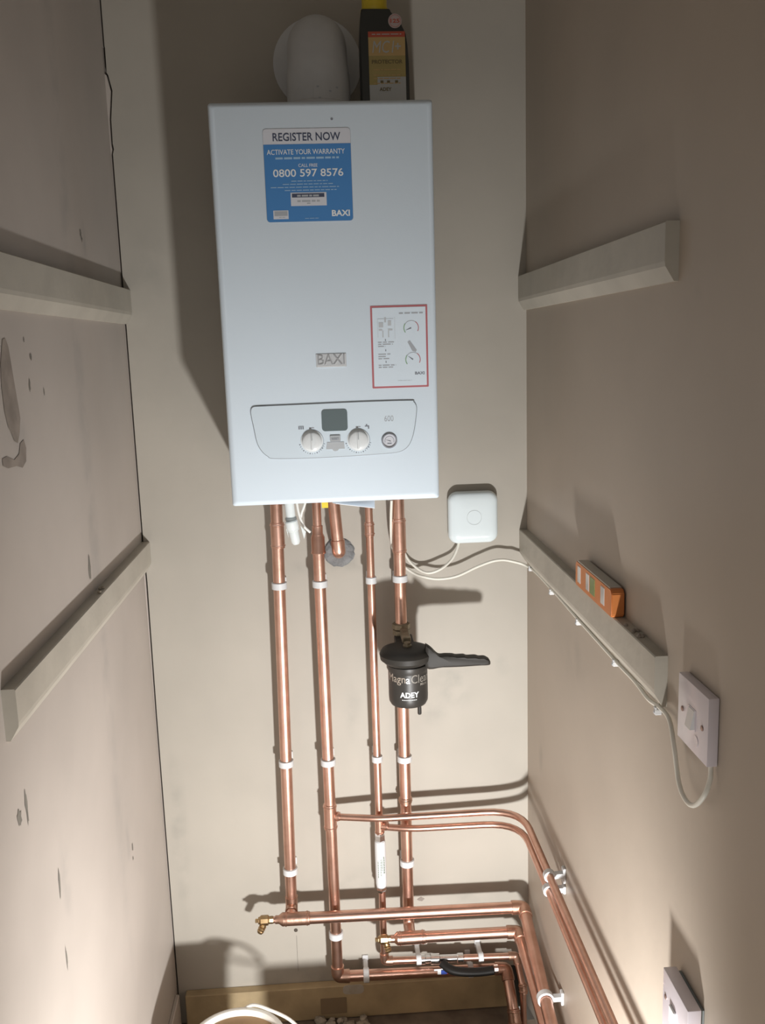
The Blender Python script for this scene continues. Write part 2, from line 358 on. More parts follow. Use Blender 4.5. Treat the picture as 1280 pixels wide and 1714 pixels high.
# rubble
bm = NB()
for i in range(46):
    x = random.uniform(.10, .22); y = random.uniform(-.16, -.03)
    if x < .125 and random.random() < .6: continue
    bmesh.ops.create_icosphere(bm, subdivisions=1, radius=random.uniform(.006, .015), matrix=Matrix.Translation((x, y, ZF+random.uniform(0, .012))) @ Matrix.Rotation(random.random()*3, 4, 'Z') @ Matrix.Diagonal((1, 1.3, .7, 1)))
tag(obj('mortar_rubble', bm, M['rubble'], kind='stuff'), 'heap of grey mortar rubble on the dark floor', 'rubble')

# ------------------------------------------------------------------ boiler
TH = 0.0212
BO = Vector((0, 0, 0.006))
boiler = thing('wall_boiler', 'tall white combi boiler hung on the back wall', 'boiler', BO, rot=(TH, 0, 0))
BM = Matrix.Translation(BO) @ Matrix.Rotation(TH, 4, 'X'); BI = BM.inverted()
FY = -0.285
def onB(px, py, y=FY):
    o = BI @ CAM; v = (BI.to_3x3() @ ray(px, py)); return o + v*((y-o.y)/v.y)
BW, BH = 0.390, 0.7085
bm = NB()
# cover: rounded vertical corners and a softened rolled edge, open towards the wall
prof = []
R = 0.014
def ringpts(ins, y, z0, z1): return rrect(ins, z0+ins, BW-ins, z1-ins, R*1.0 if ins < R else R, 6)
rings = []
for ins, y in ((0, -0.020), (0, FY+0.012), (0.0012, FY+0.006), (0.0045, FY+0.0018), (0.010, FY)):
    rr = max(0.003, 0.005)
    rings.append([bm.verts.new((x, y, z)) for x, z in rrect(ins, ins, BW-ins, BH-ins, rr, 5)])
n = len(rings[0])
for a, b in zip(rings, rings[1:]):
    for k in range(n): bm.faces.new((a[k], a[(k+1) % n], b[(k+1) % n], b[k]))
bm.faces.new(rings[-1]); bm.faces.new(rings[0][::-1])
obj('cover', bm, M['boiler'], boiler, smooth=True)
bm = NB(); box(bm, (0.012, -0.27, 0.002), (BW-0.012, -0.0155, 0.006)); obj('underside_tray', bm, M['rubber'], boiler)
bm = NB(); box(bm, (0.02, -0.0205, 0.03), (BW-0.02, -0.0158, BH-0.03)); obj('hanging_frame', bm, M['silver'], boiler)
bm = NB(); c = onB(555, 199); lathe(bm, [(0.0022, 0), (0.0022, 0.0004)], (c.x, FY, c.z), (0, -1, 0), 12); obj('screw_mark', bm, M['print_grey'], boiler)

# warranty sticker
tl, br_ = onB(440, 216), onB(591, 370); bl = onB(446.5, 371); trr = onB(585.5, 214)
x0 = (tl.x+bl.x)/2; x1 = (br_.x+trr.x)/2; z1 = (tl.z+trr.z)/2; z0 = (br_.z+bl.z)/2; SW = x1-x0; SH = z1-z0
def U(u): return x0+u*SW
def V(v): return z0+v*SH
bm = NB(); prism(bm, rrect(x0-.0006, z0-.0006, x1+.0006, z1+.0006, 0.006), FY-0.0004, FY+0.0002, 2)
prism(bm, rrect(x0, z0, x1, z1, 0.0055), FY-0.0008, FY-0.0002, 0)
st = obj('warranty_sticker', bm, [M['sticker_white'], M['blue'], M['print_pale']], boiler, label='blue and white warranty sticker with phone number')
bm = NB()
pts = [p for p in rrect(x0, z0, x1, z1, 0.0055)]
cut = V(0.835); lower = [p for p in pts if p[1] < cut]; lower = sorted(lower, key=lambda p: math.atan2(p[1]-V(.4), p[0]-U(.5)))
poly = rrect(x0, z0, x1, cut+0.006, 0.0055); poly = [(a, min(b, cut)) for a, b in poly]
pp = []
for p in poly:
    if not pp or (abs(p[0]-pp[-1][0])+abs(p[1]-pp[-1][1])) > 1e-6: pp.append(p)
poly = [(x0, cut) if (abs(p[1]-cut) < 1e-9 and p[0] < U(.5)) else ((x1, cut) if abs(p[1]-cut) < 1e-9 else p) for p in pp]
pp = []
for p in poly:
    if not pp or (abs(p[0]-pp[-1][0])+abs(p[1]-pp[-1][1])) > 1e-6: pp.append(p)
if abs(pp[0][0]-pp[-1][0])+abs(pp[0][1]-pp[-1][1]) < 1e-6: pp.pop()
prism(bm, pp, FY-0.0010, FY-0.0004); obj('blue_field', bm, M['blue'], st, label='blue lower field')
yl = FY-0.0013
bm = NB()
flat_text(bm, 'REGISTER NOW', U(.11), V(.868), U(.885), V(.955), yl, 0, 0.012)
flat_text(bm, 'ACTIVATE YOUR WARRANTY', U(.035), V(.725), U(.93), V(.780), yl, 1, 0.006)
scribble(bm, U(.13), V(.675), U(.86), V(.697), yl, 2, 0.010)
flat_text(bm, 'CALL FREE', U(.39), V(.590), U(.61), V(.625), yl, 1, 0.004)
flat_text(bm, '0800 597 8576', U(.095), V(.485), U(.905), V(.570), yl, 1, 0.012)
for k, (a, b) in enumerate(((.30, .72), (.20, .78), (.06, .85), (.22, .82))): scribble(bm, U(a), V(.435-k*.033), U(b), V(.444-k*.033), yl, 2, 0.008)
quad(bm, U(.285), V(.17), U(.70), V(.315), yl+.0001, 3); quad(bm, U(.30), V(.262), U(.675), V(.305), yl, 0)
scribble(bm, U(.36), V(.270), U(.62), V(.290), yl-.0002, 4, 0.008); scribble(bm, U(.36), V(.212), U(.62), V(.232), yl, 4, 0.010); quad(bm, U(.47), V(.190), U(.51), V(.204), yl, 4)
quad(bm, U(.075), V(.03), U(.25), V(.125), yl+.0001, 3); quad(bm, U(.088), V(.065), U(.24), V(.117), yl, 4); scribble(bm, U(.14), V(.045), U(.21), V(.052), yl, 4)
flat_text(bm, 'BAXI', U(.755), V(.050), U(.965), V(.118), yl, 1, 0.03)
scribble(bm, U(.44), V(.030), U(.60), V(.036), yl, 2)
obj('lettering', bm, [M['navy'], M['white_print'], M['ltblue'], M['sticker_white'], M['print_pale']], st)

# commissioning label with red frame
a, b, c, d = onB(618, 513), onB(713.5, 509), onB(718.5, 647), onB(624.5, 650.5)
x0 = (a.x+d.x)/2; x1 = (b.x+c.x)/2; z1 = (a.z+b.z)/2; z0 = (c.z+d.z)/2; SW = x1-x0; SH = z1-z0
bm = NB(); prism(bm, rrect(x0, z0, x1, z1, 0.0012, 2), FY-0.0006, FY+0.0002)
st2 = obj('pressure_label', bm, M['red'], boiler, label='white instruction label with a red frame')
bm = NB(); e = 0.0034; prism(bm, rrect(x0+e, z0+e, x1-e, z1-e, 0.0006, 2), FY-0.0010, FY-0.0004); obj('white_field', bm, M['boiler'], st2, label='white centre of the label')
bm = NB(); yl = FY-0.0013
def arc(bm, cx, cz, r, a0, a1, wd, mi, n=16):
    for k in range(n):
        t0 = a0+(a1-a0)*k/n; t1 = a0+(a1-a0)*(k+1)/n
        f = bm.faces.new([bm.verts.new((cx+rr*math.cos(t), yl, cz+rr*math.sin(t))) for rr, t in ((r, t0), (r+wd, t0), (r+wd, t1), (r, t1))]); f.material_index = mi
scribble(bm, U(.50), V(.895), U(.92), V(.912), yl, 0, .012)
for cx, cz, na in ((U(.71), V(.725), PI*1.12), (U(.73), V(.34), PI*.8)):
    arc(bm, cx, cz, .0125, -PI*.15, PI*.30, .0014, 2); arc(bm, cx, cz, .0125, PI*.30, PI*.8, .0009, 0); arc(bm, cx, cz, .0125, PI*.8, PI*1.2, .0016, 1)
    dx, dz = math.cos(na), math.sin(na)
    f = bm.faces.new([bm.verts.new(p) for p in ((cx-dz*.0012, yl-.0001, cz+dx*.0012), (cx+dx*.012, yl-.0001, cz+dz*.012), (cx+dz*.0012, yl-.0001, cz-dx*.0012))]); f.material_index = 3
f = bm.faces.new([bm.verts.new(p) for p in ((U(.64), yl, V(.555)), (U(.68), yl, V(.575)), (U(.80), yl, V(.455)), (U(.78), yl, V(.432)), (U(.72), yl, V(.445)))]); f.material_index = 0
# little line drawing of the boiler underside
for u0_, v0_, u1_, v1_ in ((.12, .84, .40, .845), (.12, .62, .125, .84), (.42, .60, .425, .86), (.14, .74, .22, .80), (.14, .70, .20, .72), (.30, .70, .38, .72), (.30, .76, .36, .82), (.20, .62, .22, .70), (.30, .62, .32, .70), (.24, .80, .27, .86)):
    quad(bm, U(u0_), V(v0_), U(u1_), V(v1_), yl, 4)
for v, e_ in ((.555, .40), (.53, .38), (.505, .25), (.41, .34), (.382, .27), (.355, .31), (.275, .43), (.25, .38)): scribble(bm, U(.12), V(v), U(e_), V(v+.011), yl, 0, .010)
for v in (.585, .46, .32): quad(bm, U(.245), V(v-.01), U(.26), V(v+.014), yl, 3)
flat_text(bm, 'BAXI', U(.76), V(.155), U(.93), V(.190), yl, 3, 0.03)
scribble(bm, U(.45), V(.085), U(.70), V(.089), yl, 4)
obj('lettering', bm, [M['print_pale'], M['green_print'], M['red'], M['print_grey'], mat('faint_print', (0.56, 0.60, 0.64), 0.6)], st2)

# raised badge
a, b = onB(528.5, 593), onB(580, 613.5)
bm = NB(); prism(bm, rrect(a.x, b.z, b.x, a.z, 0.001, 2), FY-0.0012, FY+0.0002)
bd = obj('badge', bm, mat('badge_face', (0.60, 0.63, 0.66), 0.3), boiler, label='raised silver grey maker badge')
bm = NB()
vs_, fs_ = text_geo('BAXI', 0.03)
flat_text(bm, 'BAXI', a.x+.003, b.z+.0045, b.x-.003, a.z-.0012, FY-.0020, 0, 0.0)
flat_text(bm, 'BAXI', a.x+.0036, b.z+.0040, b.x-.0024, a.z-.0017, FY-.0016, 1, 0.0)
quad(bm, a.x+.002, b.z+.0008, b.x-.002, b.z+.0022, FY-0.0014, 1)
obj('lettering', bm, [M['silver'], M['white_print']], bd)

# control panel
ol_px = [(428, 680.5), (500, 677.5), (600, 673), (684, 670.5), (691, 672), (695.5, 678), (696.5, 686), (694.5, 706), (690.5, 728), (684, 744), (674, 753), (660, 757), (630, 759.5), (580, 763), (520, 766), (460, 767), (448, 763), (438, 754), (430.5, 740), (425, 715), (420.5, 694), (420.5, 686), (423, 682)]
ol = [onB(x, y) for x, y in ol_px]
ol3 = smooth_path([(p.x, FY, p.z) for p in ol] + [(ol[0].x, FY, ol[0].z)], 4)[:-1]
bm = NB(); prism(bm, [(p.x, p.z) for p in ol3], FY-0.0022, FY+0.0002)
cp = obj('control_panel', bm, M['panel'], boiler)
bm = NB(); sweep(bm, ol3 + [ol3[0], ol3[1]], 0.00125, 8, cap=False); 
for v in bm.verts: v.co.y -= 0.0010
obj('groove', bm, M['groove'], cp, smooth=True, label='dark grey outline of the panel')
PY = FY-0.0022
a, b = onB(537.5, 686, PY), onB(582, 720.5, PY)
bm = NB(); prism(bm, rrect(a.x, b.z, b.x, a.z, 0.006), PY-0.0010, PY+0.0002); obj('display_screen', bm, M['screen'], cp, label='blank dark grey display')
knob_marks = []
for px, py in ((522, 738.5), (599.5, 736.5)):
    bm = NB(); knob_marks.append(bm)
    c = onB(px, py, PY)
    kb = NB(); lathe(kb, [(0.0205, -0.0002), (0.0205, 0.0010), (0.0185, 0.0012), (0.0182, 0.003), (0.0172, 0.0050), (0.0150, 0.0062), (0.008, 0.0070), (0.0, 0.0072)], (c.x, PY, c.z), (0, -1, 0), 40, caps=False)
    box(kb, (c.x-.0020, PY-.0090, c.z-.0160), (c.x+.0020, PY-.003, c.z+.0160), .0008, 2)
    box(kb, (c.x-.0005, PY-.0092, c.z+.002), (c.x+.0006, PY-.0088, c.z+.0155), mi=1)
    obj('control_knob', kb, [M['knob'], M['groove']], cp, smooth=True, label='white dial with a raised vertical grip')
    # printed scale round each knob
    for k in range(15):
        t = PI*1.08+k/14*PI*.84
        rr = .0222; w_ = .0007 if k % 3 else .0015
        f = bm.faces.new([bm.verts.new((c.x+q*math.cos(t+s_), PY-.0003, c.z+q*math.sin(t+s_))) for q, s_ in ((rr, -w_*30), (rr+.0022, -w_*30), (rr+.0022, w_*30), (rr, w_*30))]); f.material_index = 0
    for k in range(24):
        t = -PI*.30+k/24*PI*.75; t1 = t+PI*.75/24
        f = bm.faces.new([bm.verts.new((c.x+q*math.cos(s_), PY-.0003, c.z+q*math.sin(s_))) for q, s_ in ((.0212, t), (.0218, t), (.0218, t1), (.0212, t1))]); f.material_index = 0
    quad(bm, c.x-.004, c.z+.0235, c.x+.005, c.z+.0255, PY-.0003, 1)
a = onB(504, 717, PY); bm = knob_marks[0]
for k in range(3): quad(bm, a.x-.005+k*.0036, a.z-.002, a.x-.0025+k*.0036, a.z+.003, PY-.0003, 0)
quad(bm, a.x-.005, a.z+.0035, a.x+.005, a.z+.0043, PY-.0003, 0)
a = onB(615, 714, PY); bm = knob_marks[1]; quad(bm, a.x-.005, a.z, a.x+.003, a.z+.002, PY-.0003, 0); quad(bm, a.x+.0005, a.z-.004, a.x+.003, a.z, PY-.0003, 0); quad(bm, a.x-.003, a.z+.002, a.x-.0005, a.z+.0045, PY-.0003, 0)
for bm in knob_marks: obj('dial_scale', bm, [M['print_grey'], M['print_pale']], cp)
bm = NB(); a, b = onB(643, 696, PY), onB(658.5, 705, PY); flat_text(bm, '600', a.x, b.z, b.x, a.z, PY-.0003, 1)
obj('model_number', bm, [M['print_grey'], M['print_pale']], cp)
a, b = onB(552, 729, PY), onB(570, 739, PY)
bm = NB(); prism(bm, rrect(a.x, b.z, b.x, a.z, .002), PY-.0020, PY+.0002, 0); flat_text(bm, 'RESET', a.x+.003, b.z+.004, b.x-.003, a.z-.004, PY-.0022, 1, .02)
obj('reset_button', bm, [mat('button_grey', (.45, .48, .51), .45), M['print_grey']], cp, label='small grey reset button')
a, b = onB(545.5, 740.5, PY), onB(577, 751, PY)
bm = NB(); prism(bm, [(a.x, b.z), (a.x+.002, a.z), (b.x-.001, a.z), (b.x, b.z), (b.x-.011, b.z), (b.x-.013, b.z-.003), (b.x-.018, b.z-.0042), (a.x+.013, b.z-.003), (a.x+.011, b.z)], PY-.0007, PY+.0002)
obj('symbol_key', bm, mat('key_grey', (.50, .53, .56), .5), cp)
c = onB(651.5, 737.5, PY)
bm = NB(); lathe(bm, [(.0145, 0), (.0145, .002), (.0135, .003), (.0118, .003), (.0118, .0012)], (c.x, PY, c.z), (0, -1, 0), 36, 0, caps=False)
lathe(bm, [(.0118, .0012), (.0001, .0012)], (c.x, PY, c.z), (0, -1, 0), 36, 1, caps=False)
yl = PY-.0014; arc(bm, c.x, c.z, .0080, -PI*.1, PI*1.1, .0008, 2)
f = bm.faces.new([bm.verts.new(p) for p in ((c.x+.003, yl, c.z-.0022), (c.x-.0075, yl, c.z+.0022), (c.x+.002, yl, c.z+.0006))]); f.material_index = 2
box(bm, (c.x-.004, yl, c.z-.006), (c.x+.004, PY-.001, c.z-.004), mi=2)
obj('pressure_gauge', bm, [mat('gauge_rim', (.30, .32, .36), .35), M['sticker_white'], M['print_grey']], cp, smooth=True, label='small round dial in a grey rim')

# ------------------------------------------------------------------ flue
top_z = 0.7143
fl = thing('flue_elbow', 'grey white flue elbow rising from the boiler top into the wall', 'flue', (0.15, -0.13, top_z+0.002))
def loc(o, p): return Vector(p)-Vector(o.location)
c = onY(530, 108, 0)
dsc = NB(); lathe(dsc, [(0.0885, 0), (0.0885, 0.004), (0.084, 0.007), (0.055, 0.009)], loc(fl, (c.x+.001, -0.0003, c.z)), (0, -1, 0), 48)
obj('wall_collar', dsc, M['flue'], fl, smooth=True, label='round pale wall collar')
tx = onY(531, 100, -.13).x
bm = NB(); path = [(tx, -0.13, top_z+.004), (tx, -0.13, top_z+.055), (tx, -.13, top_z+.085)] + [(tx, -.13+.06*(1-math.cos(a)), top_z+.085+.06*math.sin(a)) for a in [PI/2*k/8 for k in range(1, 9)]]
path += [(tx, -0.002, path[-1][2])]
sweep(bm, [loc(fl, p) for p in path], [.060, .060, .058]+[.056]*(len(path)-3), 40)
obj('elbow_pipe', bm, M['flue'], fl, smooth=True)
bm = NB(); lathe(bm, [(.064, 0), (.064, .02), (.060, .024)], loc(fl, (tx, -.13, top_z+.002)), (0, 0, 1), 40); obj('base_flange', bm, M['flue'], fl, smooth=True)
a, b = onY(526, 137, -.19), onY(573, 160, -.19)
bm = NB(); N = 8
for k in range(N):
    def q(t, z):
        ang = -1.72+t*0.92; return loc(fl, (tx+.0615*math.cos(ang), -.13+.0615*math.sin(ang), z))
    bm.faces.new([bm.verts.new(q(t, z)) for t, z in ((k/N, top_z+.004), ((k+1)/N, top_z+.004), ((k+1)/N, a.z), (k/N, a.z))])
for t, z in ((.1, .8), (.75, .8), (.15, .4), (.8, .35), (.45, .3), (.5, .65)):
    zz = top_z+.004+(a.z-top_z-.004)*z
    def q2(t, z): ang = -1.72+t*0.92; return loc(fl, (tx+.0619*math.cos(ang), -.13+.0619*math.sin(ang), z))
    f = bm.faces.new([bm.verts.new(q2(*w_)) for w_ in ((t, zz), (t+.08, zz), (t+.08, zz+.003), (t, zz+.003))]); f.material_index = 1
obj('flue_label', bm, [mat('flue_label_white', (.60, .61, .62), .5), M['print_pale']], fl, label='pale square sticker')

# ------------------------------------------------------------------ inhibitor bottle on the boiler
BY = -0.13
a, b = onY(604, 160, BY-.03), onY(687, 160, BY-.03)
bx0, bx1 = a.x+.001, b.x-.001
bot = thing('inhibitor_bottle', 'black plastic bottle with yellow cap standing on the boiler', 'bottle', ((bx0+bx1)/2, BY, top_z+.003))
def PB(px, py, y=BY-.03): p = onY(px, py, y); return p.x, p.z
zs = [PB(640, v)[1] for v in (160, 105, 60, 30, 15)]
z_b = top_z+.0035; Lx = bx0; Rx = bx1
prof_ = [(Lx, z_b+.004), (Lx+.003, z_b), (Rx-.003, z_b), (Rx, z_b+.004), (Rx, PB(686, 105)[1]), (Rx-.002, PB(683, 75)[1]), (PB(679, 55)[0], PB(679, 55)[1]), PB(668, 33), PB(655, 22), PB(652, 14), PB(604, 14), PB(602.5, 30), (Lx, PB(603, 60)[1])]
D = .032; bm = NB()
ox, oy, oz = bot.location
inn = [(-D, .90), (-D*.93, .97), (-D*.7, 1.0), (D*.7, 1.0), (D*.93, .93), (D, .82)]
cx_, cz_ = (Lx+Rx)/2, (z_b+PB(640, 60)[1])/2
rgs = [[bm.verts.new((cx_+(x-cx_)*(1-(1-s)*.35)-ox, y_, cz_+(z-cz_)*(1-(1-s)*.15)-oz)) for x, z in prof_] for y_, s in inn]
for A_, B_ in zip(rgs, rgs[1:]):
    for k in range(len(A_)): bm.faces.new((A_[k], A_[(k+1) % len(A_)], B_[(k+1) % len(A_)], B_[k]))
bm.faces.new(rgs[0][::-1]); bm.faces.new(rgs[-1])
zmin = min(v.co.z for v in bm.verts)
for v in bm.verts: v.co.z -= zmin*(1.0 if v.co.z < 0.02 else 0)
bmesh.ops.bevel(bm, geom=[e_ for e_ in bm.edges], offset=.0012, segments=2, affect='EDGES')
obj('bottle_body', bm, M['bottle'], bot, smooth=True)
c0 = PB(605, 14); c1 = PB(651, 14); ccx = (c0[0]+c1[0])/2; cr_ = (c1[0]-c0[0])/2
bm = NB(); lathe(bm, [(cr_*.9, -.004), (cr_*1.04, .001), (cr_*1.04, .006), (cr_*.93, .007), (cr_*.93, .030), (cr_*.88, .034)], (ccx-ox, 0, c0[1]-oz), (0, 0, 1), 32); obj('bottle_cap', bm, M['yellow'], bot, smooth=True, label='ribbed yellow screw cap')
fy = -D-.0012
bm = NB(); A0 = PB(615.5, 54); A1 = PB(677, 54); zz0 = z_b+.002
lx0, lx1, lz1 = A0[0]-ox, A1[0]-ox, A0[1]-oz; lz0 = zz0-oz; LH = lz1-lz0
box(bm, (lx0, fy, lz0), (lx1, fy+.003, lz1), mi=0)
def lq(u0, v0, u1, v1, mi, k=1): quad(bm, lx0+(lx1-lx0)*u0, lz0+LH*v0, lx0+(lx1-lx0)*u1, lz0+LH*v1, fy-.0003*k, mi)
lq(0, .93, 1, 1, 1); lq(0, .70, 1, .93, 2); lq(0, .58, 1, .70, 0); vv = lambda py: (PB(640, py)[1]-zz0)/(A1[1]-zz0)
lq(0, 0, 1, vv(143), 3); lq(.22, vv(143), 1, vv(130), 3)
flat_text(bm, 'MC1', lx0+(lx1-lx0)*.10, lz0+LH*.735, lx0+(lx1-lx0)*.66, lz0+LH*.885, fy-.0007, 3, 0.0, .003)
flat_text(bm, '+', lx0+(lx1-lx0)*.72, lz0+LH*.775, lx0+(lx1-lx0)*.88, lz0+LH*.855, fy-.0007, 3, .02)
flat_text(bm, 'PROTECTOR', lx0+(lx1-lx0)*.08, lz0+LH*.60, lx0+(lx1-lx0)*.92, lz0+LH*.65, fy-.0007, 4, .03)
scribble(bm, lx0+(lx1-lx0)*.1, lz0+LH*.96, lx0+(lx1-lx0)*.9, lz0+LH*.97, fy-.0007, 3, .01)
for v in (.52, .45, .41, .35): scribble(bm, lx0+(lx1-lx0)*.12, lz0+LH*v, lx0+(lx1-lx0)*.85, lz0+LH*(v+.012), fy-.0007, 2, .008)
for u in (.30, .48, .70): lq(u, vv(140), u+.08, vv(136), 4, 3)
flat_text(bm, 'ADEY', lx0+(lx1-lx0)*.27, lz0+LH*vv(153.5), lx0+(lx1-lx0)*.60, lz0+LH*vv(147.5), fy-.0009, 4, .03)
obj('bottle_label', bm, [M['lab_yellow'], M['lab_red'], M['lab_amber'], M['lab_white'], M['lab_dark']], bot, label='yellow, red and white front label')
q = PB(660.5, 36); bm = NB(); lathe(bm, [(.0125, 0), (.0125, .0016)], (q[0]-ox, fy+.0010, q[1]-oz), (0, -1, 0), 28, 0)
flat_text(bm, '125', q[0]-ox-.0085, q[1]-oz-.0035, q[0]-ox+.0085, q[1]-oz+.0035, fy-.0009, 1, .03)
for k in range(28):
    t0, t1 = 2*PI*k/28, 2*PI*(k+1)/28
    f = bm.faces.new([bm.verts.new((q[0]-ox+r_*math.cos(t), fy-.0009, q[1]-oz+r_*math.sin(t))) for r_, t in ((.0100, t0), (.0106, t0), (.0106, t1), (.0100, t1))]); f.material_index = 1
obj('round_sticker', bm, [mat('pink_white', (.62, .52, .52), .5), M['lab_red']], bot, label='pale round sticker with red number')

# ------------------------------------------------------------------ copper pipework
RB, RS, RT = 0.0130, 0.0083, 0.0077
def coupling(bm, c, ax, r, L):
    lathe(bm, [(r, -L/2-.0012), (r+.0018, -L/2), (r+.0018, -L/2+.003), (r+.0030, -L/2+.0042), (r+.0030, -L/2+.0058), (r+.0018, -L/2+.007), (r+.0018, L/2-.007), (r+.0030, L/2-.0058), (r+.0030, L/2-.0042), (r+.0018, L/2-.003), (r+.0018, L/2), (r, L/2+.0012)], c, ax, 24)
PG = 'copper pipe runs under the boiler'
def pipe(root, pts, r, name='pipe', m='copper', rad=.03):
    bm = NB(); sweep(bm, fillet(pts, rad), r, 24); return obj(name, bm, M[m], root, smooth=True)
def sleeve(root, c, ax, r, L, name='coupling', m='copper'):
    bm = NB(); coupling(bm, c, ax, r, L); return obj(name, bm, M[m], root, smooth=True)
def elbow(root, a, b, c, r, name='elbow', m='copper_dull', L=.020):
    a, b, c = Vector(a), Vector(b), Vector(c); d1 = (a-b).normalized(); d2 = (c-b).normalized()
    pts = [b+d1*(L+.008), b+d1*(L+.0075), b+d1*L] + fillet([b+d1*L, b, b+d2*L], L*.95, 8)[1:-1] + [b+d2*L, b+d2*(L+.0075), b+d2*(L+.008)]
    n_ = len(pts); rr = [r+.0004, r+.0026, r+.0026]+[r+.0018]*(n_-6)+[r+.0026, r+.0026, r+.0004]
    bm = NB(); sweep(bm, pts, rr, 24); return obj(name, bm, M[m], root, smooth=True)
def tee(root, c, ax, bax, r, rb, L=.052, Lb=.022, m='copper_dull'):
    bm = NB(); coupling(bm, c, ax, r, L); bd_ = Vector(bax).normalized()
    lathe(bm, [(rb+.0018, 0), (rb+.0018, Lb-.007), (rb+.0028, Lb-.0055), (rb+.0028, Lb-.004), (rb+.0018, Lb-.003), (rb+.0018, Lb), (rb, Lb+.001)], c, bd_, 24)
    return obj('tee', bm, M[m], root, smooth=True)
def drain(root, c, ax, out, s=1.0):
    c = Vector(c); ax = Vector(ax).normalized(); out = Vector(out).normalized()
    bm = NB()
    lathe(bm, [(.0075*s, -.012*s), (.0085*s, -.010*s), (.0085*s, -.002*s), (.0115*s, 0), (.0115*s, .016*s), (.0095*s, .018*s), (.0080*s, .020*s), (.0080*s, .022*s)], c, ax, 8)
    lathe(bm, [(.0070*s, .004*s), (.0070*s, .014*s), (.0085*s, .015*s), (.0070*s, .019*s), (.0085*s, .021*s), (.0070*s, .025*s), (.0082*s, .027*s), (.0060*s, .032*s)], c+ax*.006*s, out, 16)
    v = obj('drain_valve', bm, M['brass'], root, smooth=True, label='brass drain cock')
    bm = NB(); box(bm, (-.0035, -.0035, 0), (.0035, .0035, .007), .0006, 1)
    bm.transform(Matrix.Translation(c+ax*.022*s) @ Vector((0, 0, 1)).rotation_difference(ax).to_matrix().to_4x4())
    obj('square_spindle', bm, M['brass'], v)

# --- run 1: leftmost vertical, then forward tee into the long upper horizontal
TOPZ = 0.0
x1t, x1b = 0.0680, 0.0555
r1 = thing('copper_pipe', 'copper pipe run starting leftmost under boiler, turning into the top horizontal pipe', 'pipe', (0, 0, 0), PG)
H1z = lambda x: -0.9817 - 0.0143*(x-.06)
pipe(r1, [(x1t, -.045, TOPZ), (x1b, -.045, -.955), (x1b, -.045, H1z(.055)), (x1b, -.085, H1z(.055))], RB, rad=.025)
sleeve(r1, (x1t-.0008, -.045, -.105), (0, 0, 1), RB, .055)
elbow(r1, (x1b, -.045, -.8), (x1b, -.045, H1z(.055)+.001), (x1b, -.12, H1z(.055)), RB-.001, L=.018)
HX = 0.587
f1 = [(HX, -.092, H1z(HX)), (HX-.009, -.40, -1.048), (HX-.020, -1.00, -1.175)]
pipe(r1, [(.045, -.092, H1z(.045)), f1[0], f1[1], f1[2]], RB, rad=.016)
bm = NB(); xa = .028; coupling(bm, (.068, -.092, H1z(.068)), (1, 0, -.014), RB, .058)
lathe(bm, [(RB+.002, 0), (RB+.002, .004), (.0092, .012), (.0092, .02)], (.040, -.092, H1z(.04)), (-1, 0, .014), 24)
obj('reducing_tee', bm, M['copper_dull'], r1, smooth=True, label='dull brown reducing tee')
pipe(r1, [(.025, -.092, H1z(.03)), (.004, -.092, H1z(.01))], RS-.001)
drain(r1, (.004, -.092, H1z(0)), (-1, 0, 0), (-.45, -.1, -.9), 1.0)
elbow(r1, (.5, -.092, H1z(.5)), f1[0], f1[1], RB)

# --- run 2
x2t, x2b = 0.1530, 0.1548
r2 = thing('copper_pipe', 'copper pipe second from left with a tee branch, ending in lowest horizontal', 'pipe', (0, 0, 0), PG)
H4z = lambda x: -1.1625 - .020*(x-.155)
e4 = (.553, -.055, H4z(.553))
pipe(r2, [(x2t, -.055, TOPZ), (x2t, -.055, -.12)], .0095)
pipe(r2, [(x2t, -.055, -.105), (x2b, -.055, H4z(x2b)), e4], RB-.0003, rad=.016)
bm = NB(); lathe(bm, [(.0098, 0), (.0115, .001), (.0115, .018), (.0148, .026), (.0148, .056), (.0158, .058), (.0158, .061), (.0132, .062)], (x2t, -.055, -.085), (0, 0, -1), 24)
obj('reducer', bm, M['copper'], r2, smooth=True)
tee(r2, (.1535, -.055, -.757), (0, 0, 1), (1, -.13, 0), RB-.0003, RT+.0004, .060, .022, 'copper')
elbow(r2, (x2b, -.055, -1.0), (x2b, -.055, H4z(x2b)), (.4, -.055, H4z(.4)), RB-.0003)
bz = lambda x: -.758+.012*(x-.17)
BX = .5845
ub = [(.165, -.0563, bz(.165)), (.262, -.078, bz(.26)), (BX, -.084, bz(BX)), (BX+.003, -.95, -.755)]
pipe(r2, ub, RT, rad=[.03, .085])
elbow(r2, (.3, -.055, H4z(.3)), e4, (.556, -.13, -1.235), RB-.0003)
pipe(r2, [e4, (.556, -.10, -1.215), (.559, -.125, -1.26), (.560, -.13, -1.296)], RB-.0005, rad=.02)
sleeve(r2, (.5585, -.1205, -1.249), (.06, -.45, -.9), RB-.0005, .034, m='copper_dull')

